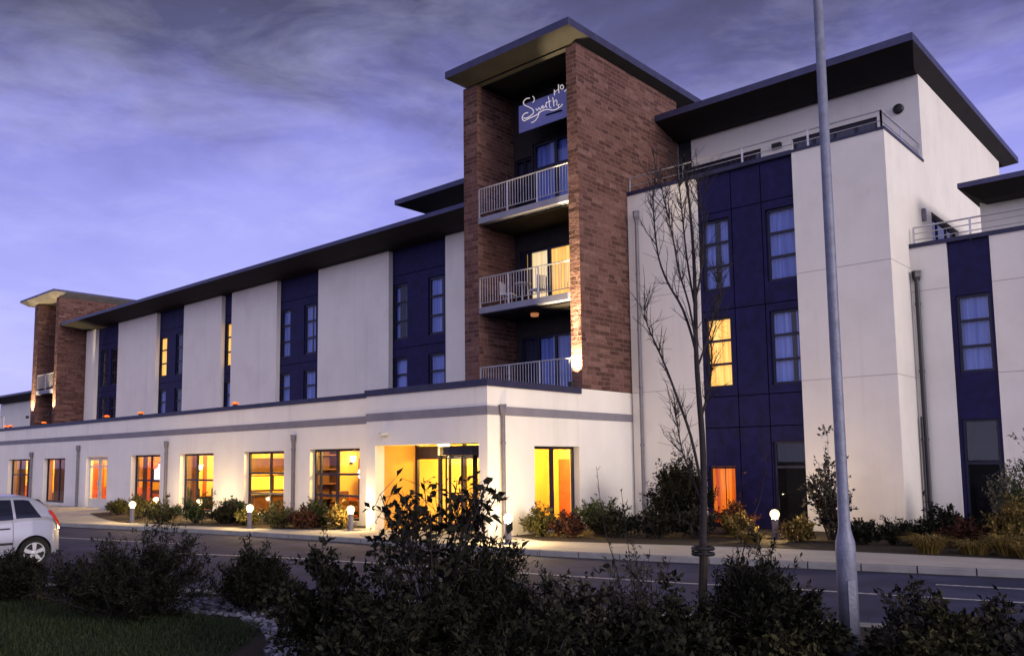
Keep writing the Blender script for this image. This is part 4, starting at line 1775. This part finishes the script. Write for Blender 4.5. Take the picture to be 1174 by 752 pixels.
def unit(a):
    return a / np.maximum(1e-9, np.linalg.norm(a, axis=-1, keepdims=True))


def leaves_at(rng, pos, dirs, L, W, up=.4, fold=.15):
    n = len(pos)
    d = unit(dirs)
    nrm = rng.normal(size=(n, 3))
    nrm[:, 2] += up
    s = unit(np.cross(d, nrm))
    nn = np.cross(s, d)
    k_ = rng.uniform(.45, 1.5, n)
    l = (L * k_)[:, None]
    w = (W * k_ * rng.uniform(.7, 1.2, n))[:, None]
    mid = pos + d * l * .45 + nn * l * fold
    return np.stack([pos, mid - s * w / 2, pos + d * l, mid + s * w / 2], 1)


def shrub(name, lab, cat, x, y, w, h, mt, seed, stems=40, twigs=9, leaves=12, L=.06, W=.03, up=.35, group=None, z=0.0, spread=1.0, depth=None, tlen=.22, low=.25, stem_r=.008, lean=(0, 0), barkm=None):
    rng = np.random.default_rng(seed)
    depth = depth or w
    root = thing(name, lab, cat, (x, y, z), group)
    mb_ = MB()
    allp, alld = [], []
    for i in range(stems):
        a = rng.uniform(0, 2 * math.pi)
        r = math.sqrt(rng.uniform(0, 1)) * spread
        hz_ = h * (1 - .55 * r * r) * (rng.uniform(.62, 1.0) if rng.uniform() > .1 else rng.uniform(1.0, 1.2))
        tip = np.array([math.cos(a) * r * w / 2 + lean[0] * hz_, math.sin(a) * r * depth / 2 + lean[1] * hz_, hz_])
        st = np.array([tip[0] * .18, tip[1] * .18, 0])
        c = np.array([st[0] * .6 + tip[0] * .4, st[1] * .6 + tip[1] * .4, hz_ * .62]) + rng.normal(size=3) * w * .05
        ts = np.linspace(0, 1, 6)[:, None]
        cv = (1 - ts) ** 2 * st + 2 * ts * (1 - ts) * c + ts ** 2 * tip
        mb_.tube([tuple(q + np.array([x, y, z])) for q in cv], list(np.linspace(stem_r, stem_r * .3, 6)), 4, cap=False)
        tt = rng.uniform(low, 1, twigs)[:, None]
        tp = (1 - tt) ** 2 * st + 2 * tt * (1 - tt) * c + tt ** 2 * tip
        td = unit(unit(2 * (1 - tt) * (c - st) + 2 * tt * (tip - c)) * .7 + rng.normal(size=(twigs, 3)) * .65 + np.array([0, 0, up]))
        tl = tlen * h * rng.uniform(.4, 1.2, twigs)[:, None]
        f = rng.uniform(0, 1, (twigs, leaves, 1))
        p = tp[:, None, :] + td[:, None, :] * tl[:, None, :] * f + rng.normal(size=(twigs, leaves, 3)) * L * .25
        d = td[:, None, :] * .8 + rng.normal(size=(twigs, leaves, 3)) * .75
        allp.append(p.reshape(-1, 3))
        alld.append(d.reshape(-1, 3))
        if stem_r > .004:
            for k in range(0, twigs, 2):
                mb_.tube([tuple(tp[k] + np.array([x, y, z])), tuple(tp[k] + td[k] * tl[k] + np.array([x, y, z]))], [stem_r * .4, stem_r * .2], 3, cap=False)
    P = np.concatenate(allp)
    D = np.concatenate(alld)
    k = P[:, 2] > .01
    P, D = P[k], D[k]
    Q = leaves_at(rng, P + np.array([x, y, z]), D, L, W)
    quads_mesh('foliage', Q, mt, root)
    mb_.build('stems', barkm or BARK, root)
    return root


def gp(u, v, z=0.0):
    p = on_z(u, v, z)
    return p[0], p[1]


def wd(px, x, y):
    """metres spanned by px photo pixels at ground point x, y"""
    return px * (x * ROWS[2][0] + y * ROWS[2][1]) / F_PX


# --- foreground shrubs on the verge: (u, vbase, width px, top v, leaf material, style, label)
FG = [
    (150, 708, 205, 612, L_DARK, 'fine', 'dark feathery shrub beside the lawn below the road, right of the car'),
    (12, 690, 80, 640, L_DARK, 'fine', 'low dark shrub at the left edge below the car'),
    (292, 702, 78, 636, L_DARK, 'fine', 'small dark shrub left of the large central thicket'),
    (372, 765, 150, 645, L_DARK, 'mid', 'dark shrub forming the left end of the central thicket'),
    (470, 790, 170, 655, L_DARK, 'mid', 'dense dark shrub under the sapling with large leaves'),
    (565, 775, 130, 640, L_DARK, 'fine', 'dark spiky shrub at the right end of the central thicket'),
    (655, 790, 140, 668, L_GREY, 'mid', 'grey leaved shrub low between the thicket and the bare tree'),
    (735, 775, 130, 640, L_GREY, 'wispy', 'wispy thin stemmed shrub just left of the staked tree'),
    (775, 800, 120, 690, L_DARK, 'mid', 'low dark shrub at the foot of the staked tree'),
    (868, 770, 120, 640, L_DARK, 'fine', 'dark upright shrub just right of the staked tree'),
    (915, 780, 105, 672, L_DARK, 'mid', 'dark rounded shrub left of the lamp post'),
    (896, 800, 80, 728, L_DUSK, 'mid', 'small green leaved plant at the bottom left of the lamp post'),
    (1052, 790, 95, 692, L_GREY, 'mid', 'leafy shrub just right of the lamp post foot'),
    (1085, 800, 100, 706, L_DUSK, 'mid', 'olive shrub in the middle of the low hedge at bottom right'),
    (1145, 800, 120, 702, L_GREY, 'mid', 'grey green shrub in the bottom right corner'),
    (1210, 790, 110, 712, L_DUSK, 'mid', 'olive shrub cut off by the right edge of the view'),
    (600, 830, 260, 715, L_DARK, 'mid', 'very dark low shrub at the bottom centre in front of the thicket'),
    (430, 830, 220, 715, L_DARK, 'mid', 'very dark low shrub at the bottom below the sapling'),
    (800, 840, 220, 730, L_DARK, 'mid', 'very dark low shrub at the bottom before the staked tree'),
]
STY = {'fine': dict(stems=100, twigs=17, leaves=16, L=.055, W=.014, tlen=.20, up=.55),
       'mid': dict(stems=52, twigs=12, leaves=13, L=.055, W=.030, tlen=.20),
       'wispy': dict(stems=60, twigs=8, leaves=7, L=.045, W=.016, tlen=.14, up=1.0, low=.3)}
for i, (u, vb, wpx, vt, mt, sty, lab) in enumerate(FG):
    x, y = gp(u, vb, -.05)
    d = x * ROWS[2][0] + y * ROWS[2][1]
    h = wd(vb - vt, x, y) * 1.02
    shrub('shrub', lab, 'shrub', x, y, wd(wpx, x, y), h, mt, 100 + i, z=-.05, group='shrubs on the near verge', **STY[sty])

# --- large leaved sapling in front of the entrance
sx, sy = gp(500, 772, -.05)
sd = sx * ROWS[2][0] + sy * ROWS[2][1]


def sapling():
    rng = np.random.default_rng(5)
    root = thing('sapling', 'young shrub with large dark leaves silhouetted against the lit entrance', 'shrub', (sx, sy, -.05))
    mb_ = MB()
    P, D = [], []
    base = np.array([sx, sy, -.05])
    for i in range(38):
        u = rng.uniform(428, 568)
        v = rng.uniform(548, 640) if i > 7 else rng.uniform(540, 590)
        if i < 8:
            u = 440 + i * 16 + rng.normal(0, 6)
        tip = at_depth(u, v, sd + rng.normal(0, .25))
        mid = base * .45 + tip * .55
        mid[:2] = base[:2] * .62 + tip[:2] * .38
        ts = np.linspace(0, 1, 8)[:, None]
        cv = (1 - ts) ** 2 * base + 2 * ts * (1 - ts) * mid + ts ** 2 * tip + rng.normal(size=(8, 3)) * .012
        mb_.tube([tuple(q) for q in cv], list(np.linspace(.013, .004, 8)), 5, cap=False)
        for k in range(15):
            t = rng.uniform(.70, 1)
            p = (1 - t) ** 2 * base + 2 * t * (1 - t) * mid + t * t * tip
            dv = unit(rng.normal(size=3) * .8 + np.array([0, 0, .25]))
            ln = rng.uniform(.05, .32)
            q = p + dv * ln
            mb_.tube([tuple(p), tuple(q)], [.004, .002], 3, cap=False)
            for j in range(rng.integers(1, 4)):
                P.append(q - dv * ln * rng.uniform(0, .5))
                D.append(dv + rng.normal(size=3) * .7)
    P, D = np.array(P), np.array(D)
    Q = leaves_at(rng, P, D, .088, .046, up=.8)
    quads_mesh('foliage', Q, L_DARK, root)
    mb_.build('stems', BARK, root)


sapling()

# --- staked bare tree
tx, ty = gp(808, 770, -.05)
td = tx * ROWS[2][0] + ty * ROWS[2][1]


def bare_tree():
    rng = np.random.default_rng(11)
    root = thing('bare_tree', 'young leafless tree with upright branches tied to a stake', 'tree', (tx, ty, -.05))
    tr, tw = MB(), MB()

    def px_path(pts, dof):
        out = []
        for i, (u, v) in enumerate(pts):
            f = i / (len(pts) - 1)
            out.append(at_depth(u, v, td + dof * f))
        return refine(out, 3)

    trunk = px_path([(807, 768), (806, 690), (806, 620), (807, 560), (805, 500), (801, 450), (798, 400), (797, 340), (795, 290), (791, 240), (786, 195)], .0)
    n = len(trunk)
    tr.tube(trunk, list(.034 * (1 - np.linspace(0, 1, n)) ** .8 + .006), 10)
    mains = [([(804, 555), (792, 500), (776, 455), (765, 425), (752, 395), (742, 372), (738, 350)], -.35),
             ([(801, 440), (797, 400), (783, 355), (766, 325), (755, 295), (750, 255), (749, 225), (751, 200)], .35),
             ([(799, 400), (790, 350), (778, 310), (772, 275), (764, 240), (757, 210)], -.3),
             ([(798, 360), (788, 300), (783, 255), (779, 215), (776, 190)], .25),
             ([(797, 345), (804, 310), (806, 270), (803, 230), (800, 205)], -.2),
             ([(800, 420), (809, 395), (818, 365), (822, 335), (824, 310)], .25),
             ([(806, 580), (795, 550), (783, 520), (777, 490), (772, 465)], .3),
             ([(803, 480), (812, 450), (816, 415), (815, 385)], .3)]
    tips = []
    for pts, dof in mains:
        pth = px_path(pts, dof)
        m_ = len(pth)
        r0 = .018 if pts[0][1] > 430 and pts[0][1] < 560 else .013
        tr.tube(pth, list(np.linspace(r0 * .85, .0035, m_)), 7)
        tips.append(pth)
    tips.append(trunk[n // 2:])
    for pth in tips:
        for k in range(30):
            i = rng.integers(len(pth) // 4, len(pth) - 1)
            p = np.array(pth[i])
            q = np.array(pth[i + 1])
            d0 = unit(q - p)
            side = rng.normal(size=3)
            d = unit(d0 * 1.1 + side * .5 + np.array([0, 0, .35]))
            ln = rng.uniform(.12, .42)
            pts = [p]
            for s in range(4):
                d = unit(d + rng.normal(size=3) * .16 + np.array([0, 0, .10]))
                pts.append(pts[-1] + d * ln / 4)
            tw.tube([tuple(a) for a in pts], list(np.linspace(.0045, .0015, 5)), 4, cap=False)
            for s in range(3):
                j = rng.integers(1, 4)
                d2 = unit(d + rng.normal(size=3) * .6)
                tw.tube([tuple(pts[j]), tuple(pts[j] + d2 * rng.uniform(.06, .2))], [.0025, .001], 3, cap=False)
    tr.build('trunk', BARK, root, smooth=True)
    tw.build('crown', BARK, root)


bare_tree()
b = thing('tree_stake', 'wooden stake with a rubber tie beside the leafless tree', 'stake', (tx + .05, ty, -.05))
k0 = at_depth(803, 775, td - .10)
k1 = at_depth(807, 630, td - .10)
mb = MB()
mb.tube([k0, k1], [.042, .040], 10)
mb.build('post', STAKE, b)
tie = MB()
c0 = at_depth(806, 632, td - .03)
for zz in (0, .05):
    tie.tube([(c0[0] + .095 * math.cos(a), c0[1] + .095 * math.sin(a), c0[2] + zz - .02) for a in np.linspace(0, 2 * math.pi, 14)], .018, 6)
ex = at_depth(795, 629, td - .1)
tie.tube([c0 + np.array([-.08, -.05, .0]), ex], .014, 6)
tie.build('tie', BLACKM, b)

# leaning bare plant right of the tree
def stems_plant(lab, cat, paths, d, mt, seed, r=.008, name='bare_plant', leaf=0, L=.04, W=.02):
    rng = np.random.default_rng(seed)
    p0 = at_depth(*paths[0][0], d)
    root = thing(name, lab, cat, tuple(p0))
    mb_ = MB()
    P, D = [], []
    for pts in paths:
        q = refine([at_depth(u, v, d + .1 * i * rng.normal()) for i, (u, v) in enumerate(pts)], 4)
        mb_.tube(q, list(np.linspace(r, r * .3, len(q))), 5, cap=False)
        for k in range(leaf):
            i = rng.integers(len(q) // 3, len(q))
            P.append(np.array(q[min(i, len(q) - 1)]) + rng.normal(size=3) * .02)
            D.append(rng.normal(size=3) + np.array([0, 0, .4]))
        for k in range(6):
            i = rng.integers(len(q) // 3, len(q) - 1)
            dv = unit(np.array(q[i + 1]) - np.array(q[i])) + rng.normal(size=3) * .4
            mb_.tube([q[i], tuple(np.array(q[i]) + dv * .12)], [r * .35, r * .15], 3, cap=False)
    if leaf:
        quads_mesh('foliage', leaves_at(rng, np.array(P), np.array(D), L, W), mt, root)
    mb_.build('stems', BARK, root)


stems_plant('leaning thin bare stems just right of the staked tree', 'plant',
            [[(838, 790), (840, 720), (846, 660), (858, 610), (872, 570), (880, 520)], [(838, 790), (836, 720), (843, 660), (848, 600), (851, 545)], [(842, 790), (856, 710), (880, 650), (893, 600)]],
            td + .3, L_RED, 31, leaf=26, L=.05, W=.02)
stems_plant('thin leaning stem rising left of the staked tree', 'plant', [[(720, 780), (716, 700), (706, 650), (692, 600), (684, 535)], [(724, 780), (728, 690), (722, 640), (712, 560)]], td + .6, L_DARK, 32, leaf=14, L=.04, W=.02)

# --- planting along the hotel front
BEDS = [
    # x, y, w, h, mat, style, label
    (-27.6, 13.75, 1.2, .75, L_OLIVE, 'leafy shrub lit gold beside the leftmost bollard light'),
    (-26.2, 14.3, 1.5, .95, L_GREEN, 'bushy green shrub before the fourth window'),
    (-24.9, 14.6, 1.1, .70, L_DARK, 'dark round shrub before the fifth window'),
    (-25.6, 15.3, 1.0, .85, L_GREEN, 'green shrub behind the dark round one under the fifth window'),
    (-23.8, 14.7, .9, .55, L_OLIVE, 'low olive shrub between the fifth and sixth windows'),
    (-22.1, 14.7, 1.3, .80, L_OLIVE, 'loose olive shrub before the sixth window'),
    (-21.2, 14.95, .9, .62, L_RED, 'russet shrub beside the drainpipe left of the entrance'),
    (-21.6, 15.7, 1.0, .8, L_GREEN, 'green shrub against the wall right of the sixth window'),
    (-20.3, 15.6, .9, .70, L_GOLD, 'golden leaved shrub under the last window before the entrance'),
    (-33.4, 14.9, 1.0, .6, L_OLIVE, 'low olive shrub at the far left tip of the bed'),
    (-30.2, 14.2, 1.3, .85, L_OLIVE, 'olive shrub between the two leftmost bollard lights'),
    (-14.0, 17.2, 1.0, .75, L_OLIVE, 'yellow green shrub under the lit side window of the entrance block'),
    (-13.1, 17.2, 1.0, .62, L_RED, 'russet low shrub right of the lit side window'),
    (-13.2, 18.7, 1.3, .95, L_GREEN, 'green shrub close to the wall below the stone tower'),
    (-12.2, 17.9, 1.4, .85, L_DARK, 'dark low shrub left of the big round bush'),
    (-11.2, 18.3, 1.3, .8, L_DARK, 'dark low shrub directly before the big round bush'),
    (-10.5, 18.9, 1.2, .85, L_GREY, 'greyish shrub just right of the big round bush'),
    (-10.2, 20.4, 1.0, .9, L_RED, 'reddish shrub before the lit orange window'),
    (-9.7, 19.5, .9, .6, L_GOLD, 'golden shrub left of the lone bollard light'),
    (-8.2, 19.6, .9, .62, L_GOLD, 'golden spreading shrub right of the lone bollard light'),
    (-6.9, 19.8, 1.1, .6, L_DARK, 'low black shrub right of the lamp post, before the white pier'),
    (-6.0, 20.0, 1.2, .6, L_DARK, 'low dark shrub before the drainpipe on the far right wall'),
    (-5.6, 21.4, 1.0, .95, L_DARK, 'dark loose shrub beside the drainpipe on the far right wall'),
    (-4.9, 20.2, 1.1, .6, L_RED, 'russet low shrub under the far right blue strip'),
    (-4.5, 22.8, .9, 1.75, L_PALE, 'pale feathery shrub before the far right blue strip'),
    (-4.6, 21.3, 1.0, .7, L_DARK, 'dark shrub at the right under the white wall'),
    (-3.75, 21.4, 1.3, 2.2, L_GREEN, 'tall leafy bush at the right edge of the view'),
    (-3.95, 20.3, 1.1, 1.0, L_GOLD, 'golden bush at the right edge lit from the side'),
]
for i, (x, y, w, h, mt, lab) in enumerate(BEDS):
    shrub('shrub', lab, 'shrub', x, y, w, h, mt, 300 + i, stems=36, twigs=9, leaves=10, L=.075, W=.034, group='shrubs in the hotel beds', stem_r=.007)
bx, by = -11.85, 20.6
shrub('round_bush', 'big round dark evergreen bush against the white wall', 'bush', bx, by, 1.75, 2.0, L_DARK, 71, stems=130, twigs=16, leaves=16, L=.07, W=.03, tlen=.16, low=.12, up=.2)
shrub('small_tree', 'small loose leafy tree just left of the lamp post, before the white pier', 'tree', -7.75, 20.4, 1.25, 2.15, L_GREY, 72, stems=34, twigs=10, leaves=9, L=.085, W=.045, tlen=.13, low=.2, stem_r=.01)
shrub('shrub', 'slim bare twigged shrub on the white wall left of the round bush', 'shrub', -13.0, 21.2, 1.1, 1.7, L_DARK, 73, stems=9, twigs=6, leaves=5, L=.05, W=.025, tlen=.1, up=1, group='shrubs in the hotel beds')


shrub('terrace_shrub', 'bare twiggy shrub on the roof terrace against the stone tower', 'shrub', -14.05, 24.0, 1.1, 1.9, L_DARK, 77, z=9.95, stems=26, twigs=9, leaves=4, L=.05, W=.02, tlen=.14, up=1.0)


def grass_tuft(x, y, w, h, seed, lab, mt, n=420):
    rng = np.random.default_rng(seed)
    root = thing('ornamental_grass', lab, 'grass clump', (x, y, .01), 'golden grass clumps along the bed edge')
    a = rng.uniform(0, 2 * math.pi, n)
    r = np.sqrt(rng.uniform(0, 1, n)) * w * .22
    p = np.stack([x + r * np.cos(a), y + r * np.sin(a), np.full(n, .01)], 1)
    out = np.stack([np.cos(a), np.sin(a), np.zeros(n)], 1)
    l = h * rng.uniform(.6, 1.15, n)[:, None]
    b0 = unit(out * rng.uniform(.1, .6, (n, 1)) + np.array([0, 0, 1.0]))
    m1 = p + b0 * l * .6
    t1 = m1 + unit(out * 1.1 + np.array([0, 0, -.15]) + rng.normal(size=(n, 3)) * .2) * l * .5
    s = unit(np.cross(b0, rng.normal(size=(n, 3)))) * .008
    Q = np.concatenate([np.stack([p - s, p + s, m1 + s, m1 - s], 1), np.stack([m1 - s, m1 + s, t1 + s * .2, t1 - s * .2], 1)])
    quads_mesh('blades', Q, mt, root)


for i, (x, y, lab) in enumerate([(-5.2, 18.75, 'golden grass clump at the left end of the row by the pavement'), (-4.45, 19.1, 'golden grass clump second from the left by the pavement'),
                                 (-3.9, 19.2, 'golden grass clump in the middle of the row by the pavement'), (-3.35, 18.95, 'golden grass clump second from the right by the pavement'),
                                 (-2.7, 19.3, 'golden grass clump nearest the right edge of the view'), (-8.9, 18.6, 'golden grass clump in front of the lone bollard light')]):
    grass_tuft(x, y, (.9, 1.2, .8, 1.35, 1.0, .8)[i], (.55, .42, .62, .5, .7, .4)[i], 500 + i, lab, L_GOLD)

# --- lawn blades and pebbles
rng = np.random.default_rng(8)


def inside(px_, py_, poly_):
    c = np.zeros(len(px_), bool)
    n_ = len(poly_)
    for i in range(n_):
        (x0, y0), (x1, y1) = poly_[i], poly_[(i + 1) % n_]
        k = ((y0 > py_) != (y1 > py_)) & (px_ < (x1 - x0) * (py_ - y0) / (y1 - y0 + 1e-12) + x0)
        c ^= k
    return c


LAWN = [(-15.6, 4.4), (-12.6, 5.05), (-10.6, 5.65), (-9.2, 5.95), (-8.4, 5.2), (-7.6, 4.2), (-6.5, 2.5), (-14, 0.5)]
n = 90000
q = np.stack([rng.uniform(-15.8, -6.4, n), rng.uniform(.4, 6.0, n)], 1)
dens = np.sin(q[:, 0] * 2.1) * np.sin(q[:, 1] * 2.9 + q[:, 0]) + rng.normal(size=n) * .7
q = q[inside(q[:, 0], q[:, 1], LAWN) & (dens > -.9)]
n = len(q)
p = np.concatenate([q, np.full((n, 1), -.045)], 1)
d = unit(rng.normal(size=(n, 3)) * .45 + np.array([0, 0, 1.0]))
l = rng.uniform(.035, .085, n)[:, None]
s = unit(np.cross(d, rng.normal(size=(n, 3)))) * .006
Q = np.stack([p - s, p + s, p + d * l + s * .2, p + d * l - s * .2], 1)
o = quads_mesh('lawn_grass', Q, BLADE, None)
kind(o, 'stuff')

ico = bmesh.new()
bmesh.ops.create_icosphere(ico, subdivisions=1, radius=1)
iv = np.array([v.co[:] for v in ico.verts])
ifc = [tuple(v.index for v in f.verts) for f in ico.faces]
ico.free()
PEB = [(-9.9, 6.0), (-8.6, 5.6), (-7.7, 5.0), (-7.0, 5.4), (-7.6, 6.6), (-8.6, 7.6), (-10.0, 7.3), (-11.3, 6.75), (-12.6, 5.9), (-13.8, 5.2), (-12.4, 5.2)]
n = 5200
q = np.stack([rng.uniform(-14, -7, n), rng.uniform(4.8, 7.7, n)], 1)
q = q[inside(q[:, 0], q[:, 1], PEB)]
mb = MB()
for x, y in q:
    r = rng.uniform(.018, .05)
    sc = np.array([r * rng.uniform(.8, 1.5), r * rng.uniform(.8, 1.3), r * rng.uniform(.5, .9)])
    a = rng.uniform(0, 6.28)
    v = iv * sc * rng.uniform(.85, 1.1, (len(iv), 1))
    v = np.stack([v[:, 0] * math.cos(a) - v[:, 1] * math.sin(a) + x, v[:, 0] * math.sin(a) + v[:, 1] * math.cos(a) + y, v[:, 2] - .04], 1)
    mb.mesh(v, ifc)
kind(mb.build('pebbles', PEBBLE), 'stuff')
